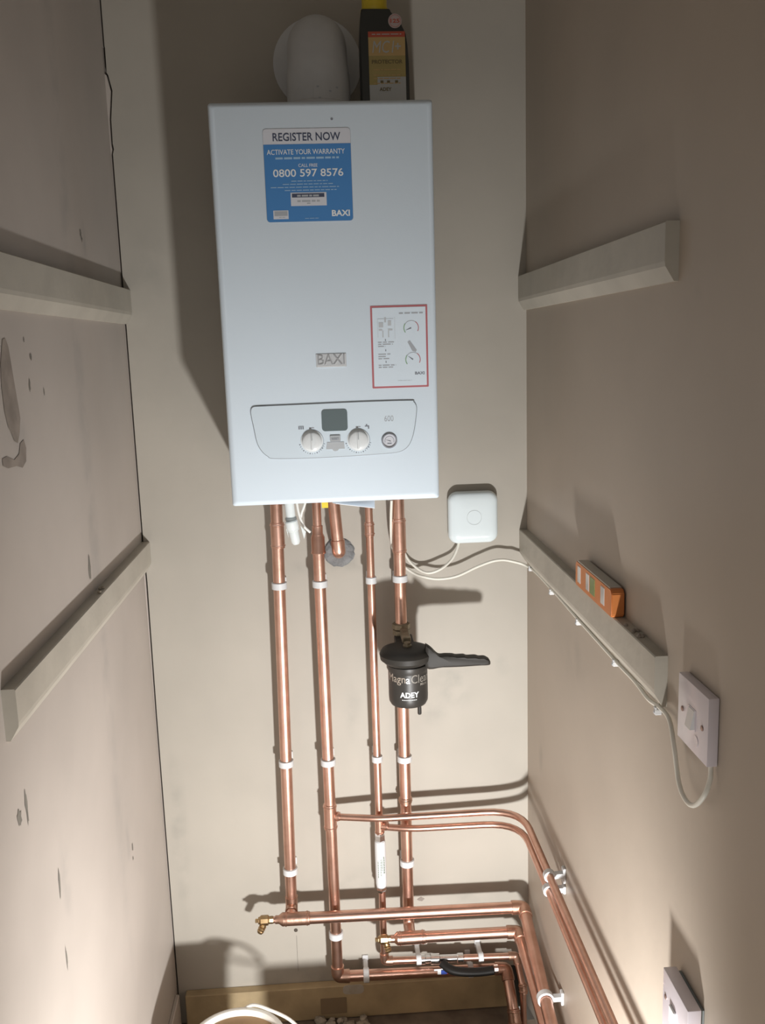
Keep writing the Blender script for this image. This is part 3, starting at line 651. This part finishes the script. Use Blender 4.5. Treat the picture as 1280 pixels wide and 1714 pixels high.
# --- run 3: thin
x3 = 0.2640
r3 = thing('copper_pipe', 'thin copper pipe right of the grey mortar patch, carrying the white scale reducer', 'pipe', (0, 0, 0), PG)
pipe(r3, [(x3, -.055, TOPZ), (x3, -.055, -.825)], RS)
sleeve(r3, (x3, -.055, -.098), (0, 0, 1), RS, .030)
sleeve(r3, (x3, -.055, -.210), (0, 0, 1), RS-.0008, .018)
z3 = lambda x: -1.1300-.033*(x-.267)
pipe(r3, [(x3+.001, -.055, -.945), (x3+.001, -.055, z3(.265)), (.352, -.055, z3(.352))], RS-.0003, rad=.016)
tee(r3, (x3, -.055, -.787), (0, 0, 1), (1, -.2, 0), RS, RT, .040, .020, 'copper')
lb = [(.272, -.0566, -.7895), (.335, -.074, -.7885), (BX-.002, -.084, -.784), (BX, -.95, -.784)]
pipe(r3, lb, RT-.0002, rad=[.03, .085])
elbow(r3, (x3+.001, -.055, -1.0), (x3+.001, -.055, z3(.265)), (.4, -.055, z3(.4)), RS-.0003, L=.012)
for zz in (-.772, -1.06): pass
e3 = (.577, -.055, z3(.577))
r3b = thing('copper_pipe', 'thin copper pipe right of the lever valve, dropping beside the right wall', 'pipe', (0, 0, 0), PG)
pipe(r3b, [(.452, -.055, z3(.452)), e3, (.583, -.10, -1.185), (.584, -.105, -1.32)], RT, rad=.014)
elbow(r3b, (.4, -.055, z3(.4)), e3, (.583, -.10, -1.185), RT, L=.011)
sleeve(r3b, (.5835, -.1005, -1.192), (.05, -.3, -.95), RT, .022, m='copper_dull')

# --- run 4
x4t, x4b = 0.3285, 0.3255
r4 = thing('copper_pipe', 'copper pipe rightmost under the boiler, passing behind the black magnetic filter', 'pipe', (0, 0, 0), PG)
H2z = lambda x: -1.0495-.010*(x-.288)
pipe(r4, [(x4t, -.040, TOPZ), (x4b, -.040, H2z(x4b)), (x4b, -.085, H2z(x4b))], RB, rad=.02)
sleeve(r4, (x4t, -.040, -.118), (0, 0, 1), RB, .075)
f2 = [(.576, -.090, H2z(.576)), (.577, -.37, -1.094), (.577, -.95, -1.21)]
pipe(r4, [(.300, -.090, H2z(.30))]+f2, RB-.0003, rad=.016)
bm = NB(); coupling(bm, (.3275, -.090, H2z(.327)), (1, 0, 0), RB, .062)
lathe(bm, [(RB+.002, 0), (RB+.002, .003), (.0088, .010), (.0088, .018)], (.298, -.090, H2z(.3)), (-1, 0, 0), 24)
obj('reducing_tee', bm, M['copper'], r4, smooth=True)
pipe(r4, [(.290, -.090, H2z(.29)), (.262, -.090, H2z(.27))], RS-.001)
drain(r4, (.272, -.090, H2z(.27)), (-1, 0, 0), (.25, -.2, -.9), .95)
elbow(r4, (.4, -.09, H2z(.4)), f2[0], f2[1], RB-.0003, m='copper_dull')
for zt, m_ in ((-.735, 'copper_dull'),): sleeve(r4, (x4b+.0005, -.040, zt), (0, 0, 1), RB, .012, m=m_)

# --- gas pipe into the wall
r5 = thing('copper_pipe', 'short copper pipe dropping from boiler and turning into the mortared wall hole', 'pipe', (0, 0, 0), PG)
g0 = onY(557, 860, -.055); g1 = onY(567, 925, -.055)
pipe(r5, [(g0.x, -.055, TOPZ), (g1.x, -.055, g1.z), (g1.x, .0, g1.z)], RB, rad=.02)
elbow(r5, (g0.x, -.055, TOPZ), (g1.x, -.055, g1.z), (g1.x, .0, g1.z), RB-.0004, m='copper', L=.020)
bm = NB(); c = onY(567, 924, 0)
rings = []
for rr, hh in ((.034, 0), (.031, .004), (.024, .007), (.010, .008)):
    rings.append([bm.verts.new((c.x+rr*(1+random.uniform(-.06, .06))*math.cos(2*PI*k/36), -hh-random.uniform(0, .0012), c.z+rr*(1+random.uniform(-.06, .06))*math.sin(2*PI*k/36))) for k in range(36)])
for A_, B_ in zip(rings, rings[1:]):
    for k in range(36): bm.faces.new((A_[k], A_[(k+1) % 36], B_[(k+1) % 36], B_[k]))
bm.faces.new(rings[-1])
tag(obj('mortar_patch', bm, M['grout']), 'round grey mortar patch where a copper pipe enters the wall', 'mortar')

# --- scale reducer
sr = thing('scale_reducer', 'white cylindrical inline scale reducer fitted in the thin copper pipe', 'filter', (x3, -.055, -.88))
bm = NB(); lathe(bm, [(.0085, .058), (.0118, .056), (.0126, .050), (.0126, -.050), (.0112, -.057), (.008, -.058)], (0, 0, 0), (0, 0, 1), 28); obj('sleeve', bm, M['clip'], sr, smooth=True)
for sgn, L_ in ((1, .024), (-1, .012)):
    bm = NB(); lathe(bm, [(.0100, .057*sgn), (.0124, .059*sgn), (.0124, (.057+L_*.6)*sgn), (.0095, (.057+L_)*sgn), (.0085, (.060+L_)*sgn)], (0, 0, 0), (0, 0, 1), 6)
    obj('compression_nut', bm, M['chrome'], sr)
bm = NB()
def cyl(t, z, R_=.0129): an = -PI/2+t; return (R_*math.cos(an), R_*math.sin(an), z)
for t0, z0_, z1_ in ((-.55, -.03, .012), (-.05, -.025, .018), (.15, -.012, .016), (.48, -.02, .022), (.62, -.02, .022)):
    z = z0_
    while z < z1_:
        h = random.uniform(.003, .007); bm.faces.new([bm.verts.new(cyl(*w_)) for w_ in ((t0, z), (t0+.10, z), (t0+.10, min(z+h, z1_)), (t0, min(z+h, z1_)))]); z += h+.0014
obj('printed_text', bm, mat('dark_green_print', (.10, .16, .10), .6), sr)

# --- filling loop valve with black lever
vx = lambda px: onY(px, 1607, -.055)
lv = thing('lever_valve', 'small chrome valve with black lever low by the right corner', 'valve', (.39, -.055, z3(.39)))
bm = NB(); lathe(bm, [(.0085, -.045), (.0115, -.043), (.0115, -.030), (.009, -.028), (.009, -.018), (.0125, -.016), (.0125, .004), (.009, .006), (.009, .045), (.0115, .047), (.0115, .060), (.0085, .062)], (0, 0, 0), (1, 0, -.03), 10)
obj('valve_body', bm, M['chrome'], lv, smooth=True)
bm = NB(); sweep(bm, smooth_path([(.008, -.020, .004), (.025, -.034, -.004), (.05, -.040, -.008), (.09, -.042, -.010), (.125, -.042, -.008)], 5), .0112, 12, flat=.8); obj('lever_handle', bm, mat('lever_black', (.012, .011, .010), .5, spec=.25), lv, smooth=True, label='black plastic lever')
bm = NB(); box(bm, (.004, -.034, -.016), (.018, -.0325, -.004), mi=0); box(bm, (.018, -.034, -.016), (.028, -.0325, -.004), mi=1); box(bm, (-.012, -.034, -.006), (.018, -.033, -.002), mi=2); box(bm, (-.004, -.0335, -.016), (.004, -.033, -.006), mi=2)
obj('flow_tag', bm, [mat('tag_blue', (.05, .10, .45), .5), mat('tag_red', (.45, .05, .06), .5), M['white_print']], lv, label='blue and red tag')
bm = NB(); lathe(bm, [(.006, 0), (.009, .001), (.009, .01), (.006, .012)], (.126, -.038, -.008), (1, 0, 0), 8); obj('end_nut', bm, M['chrome'], lv)
# green earth wire and dark stub at the corner hole
bm = NB(); a = onY(866, 1690, -.09); b = onY(872, 1730, -.09); sweep(bm, smooth_path([(a.x-.002, -.05, a.z+.02), a, b, (b.x+.002, -.1, -1.38)], 6), .004, 8)
tag(obj('earth_wire', bm, M['green_wire'], smooth=True), 'green earth wire dropping behind pipes at the corner hole', 'wire')

# ------------------------------------------------------------------ pipe clips
CG = 'white clips holding the copper pipes'
def ring_mesh(bm, c, ax, r, h, wall=.0032, gap=.0, g0=0.0, seg=34):
    ax = Vector(ax).normalized(); u = Vector((1, 0, 0)) if abs(ax.x) < .5 else Vector((0, 1, 0)); u = (u-ax*u.dot(ax)).normalized(); v = ax.cross(u)
    n = seg; R_ = []
    for k in range(n+1):
        t = g0+gap/2+(2*PI-gap)*k/n; d = u*math.cos(t)+v*math.sin(t)
        R_.append([bm.verts.new(Vector(c)+d*rr+ax*hh) for rr, hh in ((r, -h/2), (r+wall, -h/2+.001), (r+wall, h/2-.001), (r, h/2))])
    for k in range(n):
        for j in range(4): bm.faces.new((R_[k][j], R_[k][(j+1) % 4], R_[k+1][(j+1) % 4], R_[k+1][j]))
    if gap: bm.faces.new(R_[0]); bm.faces.new(R_[-1][::-1])
    else: bmesh.ops.remove_doubles(bm, verts=bm.verts, dist=1e-6)
def clip_wall(p, r, label, px=None):
    t = thing('pipe_clip', label, 'clip', p, CG)
    bm = NB(); ring_mesh(bm, (0, 0, 0), (0, 0, 1), r+.0003, .0155); obj('ring', bm, M['clip'], t, smooth=True)
    d = -p[1]
    bm = NB(); box(bm, (-.005, r+.002, -.006), (.005, d-.004, .006)); box(bm, (-r*1.05, d-.006, -.0085), (r*1.05, d-.0006, .0085), .001, 1)
    obj('base', bm, M['clip'], t)
def xat(a, b, z, zt=0.0, zb=-1.0): return a+(b-a)*(z-zt)/(zb-zt)
for py, px, lab in ((983, 468, 'top white clip on the leftmost vertical copper pipe'), (1282, 481, 'middle white clip on the leftmost vertical copper pipe'), (1463, 488, 'white clip low on leftmost vertical pipe above the brass drain cock')):
    z = onY(px, py, -.06).z; clip_wall((xat(x1t, x1b, z, 0, -.955), -.045, z), RB, lab)
for py, px, lab in ((980, 535, 'top white clip on second copper pipe from left'), (1280, 547, 'middle white clip on second copper pipe, above its tee'), (1571, 560, 'lowest white clip on second pipe, just under the long horizontal pipe')):
    z = onY(px, py, -.07).z; clip_wall((xat(x2t, x2b, z), -.055, z), RB, lab)
for py, px, lab in ((973, 621, 'top small white clip on the thin copper pipe'), (1273, 630, 'small white clip halfway down the thin copper pipe')):
    z = onY(px, py, -.065).z; clip_wall((x3, -.055, z), RS, lab)
for py, px, lab in ((971, 670, 'top white clip on the rightmost vertical pipe under the cables'), (1274, 677, 'white clip on the rightmost vertical pipe just below the filter'), (1449, 681, 'lowest white clip on rightmost vertical pipe, right of scale reducer')):
    z = onY(px, py, -.055).z; clip_wall((xat(x4t, x4b, z, 0, -1.05), -.040, z), RB, lab)
# clips on the low horizontals
def clip_h(p, r, label, wdt=.011, y_wall=0.0):
    t = thing('pipe_clip', label, 'clip', p, CG)
    bm = NB(); ring_mesh(bm, (0, 0, 0), (1, 0, 0), r+.0003, wdt); obj('ring', bm, M['clip'], t, smooth=True)
    bm = NB(); box(bm, (-.005, r+.001, -.006), (.005, -p[1]-y_wall-.004, .006)); box(bm, (-wdt*.5, -p[1]-y_wall-.006, -r-.002), (wdt*.5, -p[1]-y_wall-.0006, r+.002), .001, 1)
    obj('base', bm, M['clip'], t)
for px, lab, r_, zf, wd in ((613, 'wide white clip on lowest horizontal pipe near its left elbow', RB, H4z, .014), (789, 'white clip under the black valve lever', RB, H4z, .013)):
    x = onY(px, 1630, -.07).x; clip_h((x, -.055, zf(x)), r_, lab, wd)
for px, lab in ((701, 'white clip on thin horizontal pipe left of lever valve'), (805, 'shaded clip on thin horizontal pipe right of lever valve')):
    x = onY(px, 1606, -.06).x; clip_h((x, -.055, z3(x)), RT+.0004, lab, .013)
# clips on the right wall
def clip_side(p, r, label, gap=1.4, base=.011):
    t = thing('pipe_clip', label, 'clip', p, CG)
    bm = NB(); ring_mesh(bm, (0, 0, 0), (0, 1, 0), r+.0003, .015, .0036, gap, -gap/2+(.15*PI if gap else 0)); obj('ring', bm, M['clip'], t, smooth=True)
    bm = NB(); d = XR-p[0]; box(bm, (r+.001, -.006, -.005), (d-.004, .006, .005)); box(bm, (d-.006, -.0075, -base), (d-.0006, .0075, base), .001, 1)
    obj('base', bm, M['clip'], t)
yc = -.345
clip_side((BX+.001, yc, -.7545), RT, 'upper white clip of the stacked pair on right wall pipes', .0, .016)
clip_side((BX-.001, yc-.002, -.7842), RT, 'lower white clip of the stacked pair on right wall pipes', .0, .008)
t_ = (-.335+.092)/(-.40+.092); clip_side((HX-.007, -.335, f1[0][2]+(f1[1][2]-f1[0][2])*t_), RB, 'big white clip on low pipe running along the right wall', .0, .014)

# ------------------------------------------------------------------ magnetic filter
FX, FYY = 0.331, -0.150
pc = onY(683, 1150, FYY); FX = pc.x
ft = thing('magnetic_filter', 'black canister magnetic filter with a wrench collar on the rightmost pipe', 'filter', (FX, FYY, pc.z))
zt = onY(683, 1112, FYY).z-pc.z; zb = onY(683, 1183, FYY-.02).z-pc.z; rC = (onY(716, 1150, FYY).x-onY(650.5, 1150, FYY).x)/2
bm = NB(); lathe(bm, [(.004, zb-.001), (rC*.70, zb), (rC*.90, zb+.003), (rC*.985, zb+.010), (rC, zb+.02), (rC, zt-.012), (rC*1.01, zt-.009), (rC*1.07, zt-.004), (rC*1.07, zt+.004), (rC*.8, zt+.008)], (0, 0, 0), (0, 0, 1), 48)
obj('canister', bm, M['black'], ft, smooth=True)
def cc(ang, z, R_=None):
    R_ = R_ or rC+.0006; return (R_*math.cos(ang), R_*math.sin(ang), z)
def ctext(bm, s, a0, a1, z0_, z1_, mi=0, bold=0.0): text(bm, s, lambda u, v: cc(a0+u*(a1-a0), z0_+v*(z1_-z0_)), mi, bold)
bm = NB(); zz = onY(683, 1144, FYY-rC).z-pc.z
def zl(py): return onY(683, py, FYY-rC).z-pc.z
AC = math.atan2(CAM.y-FYY, CAM.x-FX)
ctext(bm, 'Magn', AC-1.15, AC-.13, zl(1148), zl(1131), 1, 0.0)
ctext(bm, 'a', AC-.10, AC+.10, zl(1145), zl(1136), 0, 0.01)
ctext(bm, 'Clean', AC+.16, AC+1.3, zl(1145), zl(1131), 2, 0.0)
ctext(bm, 'Micro', AC+.65, AC+1.1, zl(1150.5), zl(1146), 2, .01)
ctext(bm, 'ADEY', AC-.42, AC+.55, zl(1168.5), zl(1159.5), 0, .03)
z_ = zl(1173); k = 0
for k in range(9): bm.faces.new([bm.verts.new(cc(*w_)) for w_ in ((AC-.32+k*.085, z_), (AC-.26+k*.085, z_), (AC-.26+k*.085, z_+.0014), (AC-.32+k*.085, z_+.0014))])
bmesh.ops.recalc_face_normals(bm, faces=bm.faces)
obj('lettering', bm, [M['white_print'], mat('bronze_print', (.42, .36, .30), .5), mat('dim_print', (.28, .26, .23), .5)], ft)
# collar and wrench: one lathe disc plus a wavy arm
zc = zt+.010
bm = NB(); zc += .004
lathe(bm, [(rC*1.05, zc-.008), (rC*1.12, zc-.006), (rC*1.18, zc-.003), (rC*1.30, zc+.001), (rC*1.34, zc+.012), (rC*1.22, zc+.020), (rC*.9, zc+.025), (rC*.35, zc+.027)], (-.003, 0, 0), (0, 0, 1), 40)
cap = obj('collar', bm, M['black_cap'], ft, smooth=True)
up_px = [(712, 1078), (720, 1083), (732, 1095), (745, 1095), (757, 1095.5), (763, 1097), (776, 1096.5), (782, 1098.5), (796, 1098), (803, 1100), (812, 1100), (818, 1103), (819.5, 1107), (817, 1111)]
lo_px = [(800, 1112), (770, 1114), (740, 1115), (712, 1115.5)]
pol = [onY(a, b, FYY-.02) for a, b in up_px+lo_px]
bm = NB(); pr3 = smooth_path([(p.x-FX, 0, p.z-pc.z) for p in pol]+[(pol[0].x-FX, 0, pol[0].z-pc.z)], 4)[:-1]
cxh = sum(p.x for p in pr3)/len(pr3); czh = sum(p.z for p in pr3)/len(pr3)
rg = [[bm.verts.new((p.x+(cxh-p.x)*k_*.3, y_, p.z+(czh-p.z)*k_)) for p in pr3] for y_, k_ in ((-.032, .30), (-.031, .12), (-.028, 0), (-.012, 0), (-.008, .12))]
for A_, B_ in zip(rg, rg[1:]):
    for k in range(len(A_)): bm.faces.new((A_[k], A_[(k+1) % len(A_)], B_[(k+1) % len(A_)], B_[k]))
bm.faces.new(rg[0][::-1]); bm.faces.new(rg[-1])
obj('wrench_handle', bm, M['black_cap'], ft, smooth=True, label='black wavy edged wrench handle pointing right')
bm = NB(); a = onY(702, 1190, FYY-.015); lathe(bm, [(.0035, 0), (.0042, -.012), (.0042, -.022), (.003, -.024)], (a.x-FX, -.015, zb+.004), (0, 0, 1), 14); obj('drain_nib', bm, M['black_cap'], ft, smooth=True)
bm = NB(); lathe(bm, [(.010, 0), (.010, .004), (.0075, .005), (.0075, .010)], (0, -.004, zc+.026), (0, 0, 1), 6); obj('bleed_screw', bm, M['brass_shaded'], ft)
bm = NB(); box(bm, (-.020, .03, zc-.005), (.020, .110, zc+.018), .004, 2); obj('rear_manifold', bm, M['black_cap'], ft, smooth=True)
for z_ in (zc+.030, zc-.040):
    bm = NB(); lathe(bm, [(RB+.001, -.014), (RB+.006, -.012), (RB+.006, -.002), (RB+.003, 0), (RB+.007, .002), (RB+.007, .012), (RB+.001, .014)], (x4t-.001-FX, -.040-FYY, z_), (0, 0, 1), 8); obj('valve_nut', bm, M['brass_shaded'], ft, label='brass valve nut, shaded in its colour')
bm = NB(); box(bm, (-.008, .018, zc+.022), (.010, .085, zc+.040), .003, 2); obj('isolating_valve', bm, M['brass_shaded'], ft)

# ------------------------------------------------------------------ condensate trap and things under the boiler
ct = thing('condensate_trap', 'grey white plastic condensate trap hanging under boiler between two pipes', 'trap', (0.09, -.10, 0))
def pl(px, py, y): return onY(px, py, y)-Vector(ct.location)
bm = NB(); sweep(bm, [pl(483, 838, -.10)+Vector((0, 0, .01)), pl(487, 869, -.10)], .0100, 20); obj('upper_tube', bm, M['cond'], ct, smooth=True)
bm = NB(); sweep(bm, [pl(486.5, 866, -.10), pl(487, 870, -.10)], .0118, 20); obj('seal_ring', bm, M['rubber'], ct, smooth=True)
bm = NB(); P0, P1 = pl(487, 871, -.10), pl(496, 911, -.10)
sweep(bm, [P0, P0.lerp(P1, .05), P0.lerp(P1, .3), P0.lerp(P1, .32), P0.lerp(P1, .42), P0.lerp(P1, .45), P0.lerp(P1, .9), P1], [.011, .0135, .0135, .0128, .0128, .0105, .0095, .006], 22); obj('trap_body', bm, M['cond'], ct, smooth=True)
for a_, b_, c_ in (((480, 880), (483, 900), (479, 886)), ((503, 880), (509, 902), (512, 890))):
    bm = NB(); ps = [pl(x, y, -.10) for x, y in (a_, b_, c_)]; A_ = [bm.verts.new(p+Vector((0, -.002, 0))) for p in ps]; B_ = [bm.verts.new(p+Vector((0, .002, 0))) for p in ps]
    bm.faces.new(A_); bm.faces.new(B_[::-1])
    for k in range(3): bm.faces.new((A_[k], A_[(k+1) % 3], B_[(k+1) % 3], B_[k]))
    obj('wing', bm, M['cond'], ct)
def cable(name, pts, r, m, label, cat='cable', grp=None, fl=1.0):
    bm = NB(); sweep(bm, smooth_path(pts, 12), r, 10, flat=fl); return tag(obj(name, bm, M[m], smooth=True), label, cat, grp)
cable('cable', [onY(496, 838, -.085), onY(500, 860, -.085), onY(508, 880, -.083), onY(519, 891, -.080)], .0028, 'cable_w', 'short white cable looping beside the condensate trap', grp='white cables')
cable('cable', [onY(512, 838, -.088), onY(508, 850, -.088), onY(505, 858, -.083), onY(503, 868, -.08)], .0026, 'cable_w', 'second short white cable crossing behind the first, by condensate trap', grp='white cables')
bm = NB(); a = onY(541, 851, -.10); b = onY(546.5, 842, -.10); box(bm, (a.x-.003, -.101, a.z+.001), (b.x+.003, -.097, .002)); tag(obj('yellow_tag', bm, M['yellow']), 'tiny yellow tag peeping out under the boiler', 'tag')
# leaflet under the boiler
bm = NB(); ps = [onY(556, 842, -.19), onY(562, 843.5, -.21), onY(627, 851, -.22), onY(627, 838, -.16), onY(570, 836, -.16)]
A_ = [bm.verts.new(p) for p in ps]; B_ = [bm.verts.new(p+Vector((0, 0, .0012))) for p in ps]; n = len(ps)
bm.faces.new(A_); bm.faces.new(B_[::-1])
for k in range(n): bm.faces.new((A_[k], A_[(k+1) % n], B_[(k+1) % n], B_[k]))
tag(obj('folded_leaflet', bm, M['paper']), 'white folded leaflet sticking out under the boiler', 'leaflet')

# ------------------------------------------------------------------ receiver box
a, b = onY(750, 825, -.026), onY(834.5, 908.5, -.026)
rc = thing('heating_receiver', 'white rounded square heating receiver on the wall right of boiler', 'receiver', ((a.x+b.x)/2, 0, (a.z+b.z)/2))
hw, hh = (b.x-a.x)/2, (a.z-b.z)/2
bm = NB(); rings = []
for ins, y in ((.004, -.0006), (.001, -.004), (0, -.010), (.0005, -.017), (.003, -.0225), (.008, -.0258), (.018, -.0275), (.034, -.0282)):
    rings.append([bm.verts.new((x, y, z)) for x, z in rrect(-hw+ins, -hh+ins, hw-ins, hh-ins, max(.004, .021-ins*.5), 8)])
n = len(rings[0])
for A_, B_ in zip(rings, rings[1:]):
    for k in range(n): bm.faces.new((A_[k], A_[(k+1) % n], B_[(k+1) % n], B_[k]))
bm.faces.new(rings[-1]); bm.faces.new(rings[0][::-1]); obj('housing', bm, M['receiver'], rc, smooth=True)
bm = NB(); lathe(bm, [(.0155, .0270), (.0155, .0288), (.0163, .0288), (.0163, .0270)], (.001, 0, .001), (0, -1, 0), 48, caps=False)
obj('ring_button', bm, M['receiver_ring'], rc, smooth=True, label='thin grey ring button')

# cables
cw = [onY(655, 838, -.052), onY(654, 870, -.045), onY(655, 905, -.028), onY(661, 928, -.014), onY(674, 946, -.010), onY(692, 959, -.016), onY(712, 966, -.035), onY(735, 969, -.034), onY(765, 964, -.034), onY(800, 948, -.034), onY(830, 938, -.036), onY(855, 939, -.036)]
zb_ = -.1965
for px, py in ((888, 951), (925, 988), (969, 1038), (1031, 1107)):
    p = onX(px, py, XR-.005); cw.append(p)
cw += [onX(1062, 1140, XR-.005), onX(1085, 1170, XR-.005), onX(1104, 1184, XR-.005), onX(1120, 1205, XR-.008), onX(1128, 1250, XR-.012), onX(1136, 1310, XR-.014), onX(1148, 1340, XR-.016), onX(1162, 1348, XR-.016), onX(1178, 1332, XR-.014), onX(1188, 1305, XR-.008), onX(1189.5, 1283, XR-.006)]
cable('cable', cw, .0030, 'cable', 'long white flex from boiler along right wall batten to the switch', grp='white cables')
cable('cable', [onY(768, 905, -.008), onY(765, 918, -.014), onY(756, 936, -.022), onY(738, 952, -.032), onY(716, 959, -.030), onY(698, 951, -.018), onY(682, 935, -.010), onY(672, 912, -.008), onY(668, 880, -.010), onY(668, 838, -.014)], .0030, 'cable', 'white flex drooping from receiver to behind rightmost pipe', grp='white cables')
cable('cable', [onX(1031, 1107, XR-.004), onX(1048, 1125, XR-.004), onX(1070, 1145, XR-.004), onX(1090, 1161, XR-.004), onX(1104, 1178, XR-.004)], .0016, 'cable', 'thin white bell wire under the batten end above the drooping flex', grp='white cables')
CL = ['first cable clip at back corner by the copper pipes', 'second cable clip from the corner under right batten', 'third cable clip along the right batten underside', 'fourth cable clip, where the two wires part', 'last cable clip below the cut end of the right batten']
for (px, py), lab in zip(((889, 950), (924, 989), (969, 1039), (1031, 1107), (1102, 1187)), CL):
    p = onX(px, py, XR-.004); t = thing('cable_clip', lab, 'clip', (XR, p.y, p.z), 'white cable clips on the right wall')
    bm = NB(); box(bm, (-.010, -.0035, -.0075), (-.0004, .0035, .0005), .001, 1); box(bm, (-.010, -.0035, .0), (-.0075, .0035, .004), .0008, 1); obj('saddle', bm, M['clip'], t)
    bm = NB(); lathe(bm, [(.0012, 0), (.0022, .001), (.0022, .002)], (-.009, 0, -.004), (-1, 0, 0), 8); obj('nail', bm, M['silver'], t)

# ------------------------------------------------------------------ switch plates on the right wall
def plate(label, y0, y1, z0, z1, th, gap=0.0):
    t = thing('wall_switch', label, 'switch', (XR, (y0+y1)/2, (z0+z1)/2))
    hy, hz = (y1-y0)/2, (z1-z0)/2
    bm = NB(); box(bm, (-th, -hy, -hz), (-.0006-gap, hy, hz), .0012, 2); obj('faceplate', bm, M['switch'], t, smooth=True)
    if gap: bm = NB(); box(bm, (-gap-.0004, -hy+.004, -hz+.004), (-.0006, hy-.004, hz-.004)); obj('back_box', bm, M['rubber'], t)
    return t, hy, hz
sw, hy, hz = plate('white switch plate on right wall fed by a looping cable', -1.0245, -.934, -.2015, -.1185, .0135)
bm = NB(); yy = -.0135; 
prism(bm, [(-.011, -.013), (.011, -.013), (.011, .013), (-.011, .013)], -.0143, -.013, 0, 'yz')
obj('rocker_frame', bm, M['switch'], sw)
bm = NB(); vs = [bm.verts.new(p) for p in ((-.0143, -.0085, -.0115), (-.0143, .0085, -.0115), (-.0143, .0085, .0115), (-.0143, -.0085, .0115), (-.0195, -.0085, -.0115), (-.0195, .0085, -.0115), (-.0150, .0085, .0115), (-.0150, -.0085, .0115))]
for f in ((0, 1, 2, 3), (4, 7, 6, 5), (0, 4, 5, 1), (1, 5, 6, 2), (2, 6, 7, 3), (3, 7, 4, 0)): bm.faces.new([vs[i] for i in f])
obj('rocker', bm, M['switch_w'], sw, label='white tilted rocker')
for s_ in (-1, 1):
    bm = NB(); lathe(bm, [(.0034, 0), (.0034, .0010), (.002, .0016)], (-.0135, s_*.030, 0), (-1, 0, 0), 14); obj('screw', bm, M['screw'], sw)
bm = NB(); prism(bm, [(-.013+.007*math.cos(k*PI/8), -.024+.007*math.sin(k*PI/8)) for k in range(16)], -.0142, -.0133, 0, 'yz'); obj('flex_outlet', bm, M['switch'], sw)
s2z1 = -.524
s2, hy, hz = plate('white switch plate low at the right edge, standing proud of wall', -1.016, -.933, s2z1-.086, s2z1, .0230, .005)
bm = NB(); box(bm, (-.0262, -.006, -.012), (-.0228, .012, .012), .001, 1); obj('rocker', bm, M['switch_w'], s2)
for s_ in (-1, 1):
    bm = NB(); lathe(bm, [(.0034, 0), (.0034, .0010), (.002, .0016)], (-.023, s_*.030, .008), (-1, 0, 0), 14); obj('screw', bm, M['screw'], s2)

# ------------------------------------------------------------------ spirit level
p0 = onX(975, 965, XR-.012).y; p1 = onX(1045, 1015, XR-.012).y
y0, y1 = -.690, -.488
lvl = thing('spirit_level', 'small orange torpedo spirit level standing on the right batten', 'spirit level', (XR-.0125, (y0+y1)/2, -.1230), rot=(0, .0, 0))
L2 = (y1-y0)/2; H = .043; tw = .0098
bm = NB(); poly = [(-L2, .004), (-L2+.004, 0), (L2-.004, 0), (L2, .004), (L2, H-.006), (L2-.006, H), (-L2+.006, H), (-L2, H-.006)]
prism(bm, poly, -tw, tw, 0, 'yz'); bmesh.ops.bevel(bm, geom=bm.edges[:], offset=.0012, segments=2, affect='EDGES')
obj('body', bm, M['orange'], lvl, smooth=True)
bm = NB(); box(bm, (-tw+.001, -L2+.012, H-.001), (tw-.001, L2-.010, H+.0015)); obj('metal_edge', bm, M['alu'], lvl, label='grey metal top edge')
for yy_, hw_, m_ in ((-.055, .010, 'vial'), (.0, .014, 'vial_g'), (.028, .009, 'vial'), (.078, .009, 'vial')):
    bm = NB(); box(bm, (-tw-.0006, yy_-hw_, .008), (tw+.0006, yy_+hw_, H-.006), .001, 1); obj('vial_window', bm, M[m_], lvl, label='greenish vial window' if m_ == 'vial_g' else 'clear pale vial window')

# ------------------------------------------------------------------ bucket
bR = .095; by = -.375
bk = thing('plastic_bucket', 'white rimmed bucket with brown contents at the bottom left', 'bucket', (-.045, by, ZF))
zt = -1.052-ZF
bm = NB(); lathe(bm, [(bR*.82, .001), (bR*.84, .004), (bR*.965, zt-.012), (bR*1.03, zt-.012), (bR*1.045, zt-.008), (bR*1.04, zt-.001), (bR*1.01, zt), (bR*.955, zt-.001), (bR*.945, zt-.010), (bR*.93, zt-.03), (bR*.93, zt-.032)], (0, 0, 0), (0, 0, 1), 56, caps=False)
bm.faces.new([v for v in bm.verts[:56]][::-1]); obj('shell', bm, M['bucket'], bk, smooth=True)
bm = NB(); lathe(bm, [(bR*.945, zt-.014), (bR*.6, zt-.011), (bR*.2, zt-.012), (.001, zt-.012)], (0, 0, 0), (0, 0, 1), 48, caps=False); obj('contents', bm, M['tan'], bk, smooth=True, label='brown contents')
bm = NB(); hp = smooth_path([Vector(p)-Vector((-.045, by, ZF)) for p in ((-.045, by+bR*1.06, -1.064), (-.02, -.277, -1.049), (.015, -.292, -1.051), (.065, -.318, -1.064), (.107, -.375, -1.086), (.065, -.432, -1.060), (.015, -.458, -1.045), (-.02, -.473, -1.049), (-.045, by-bR*1.06, -1.064))], 6)
sweep(bm, hp, .0035, 10); obj('bail_handle', bm, M['bucket'], bk, smooth=True)
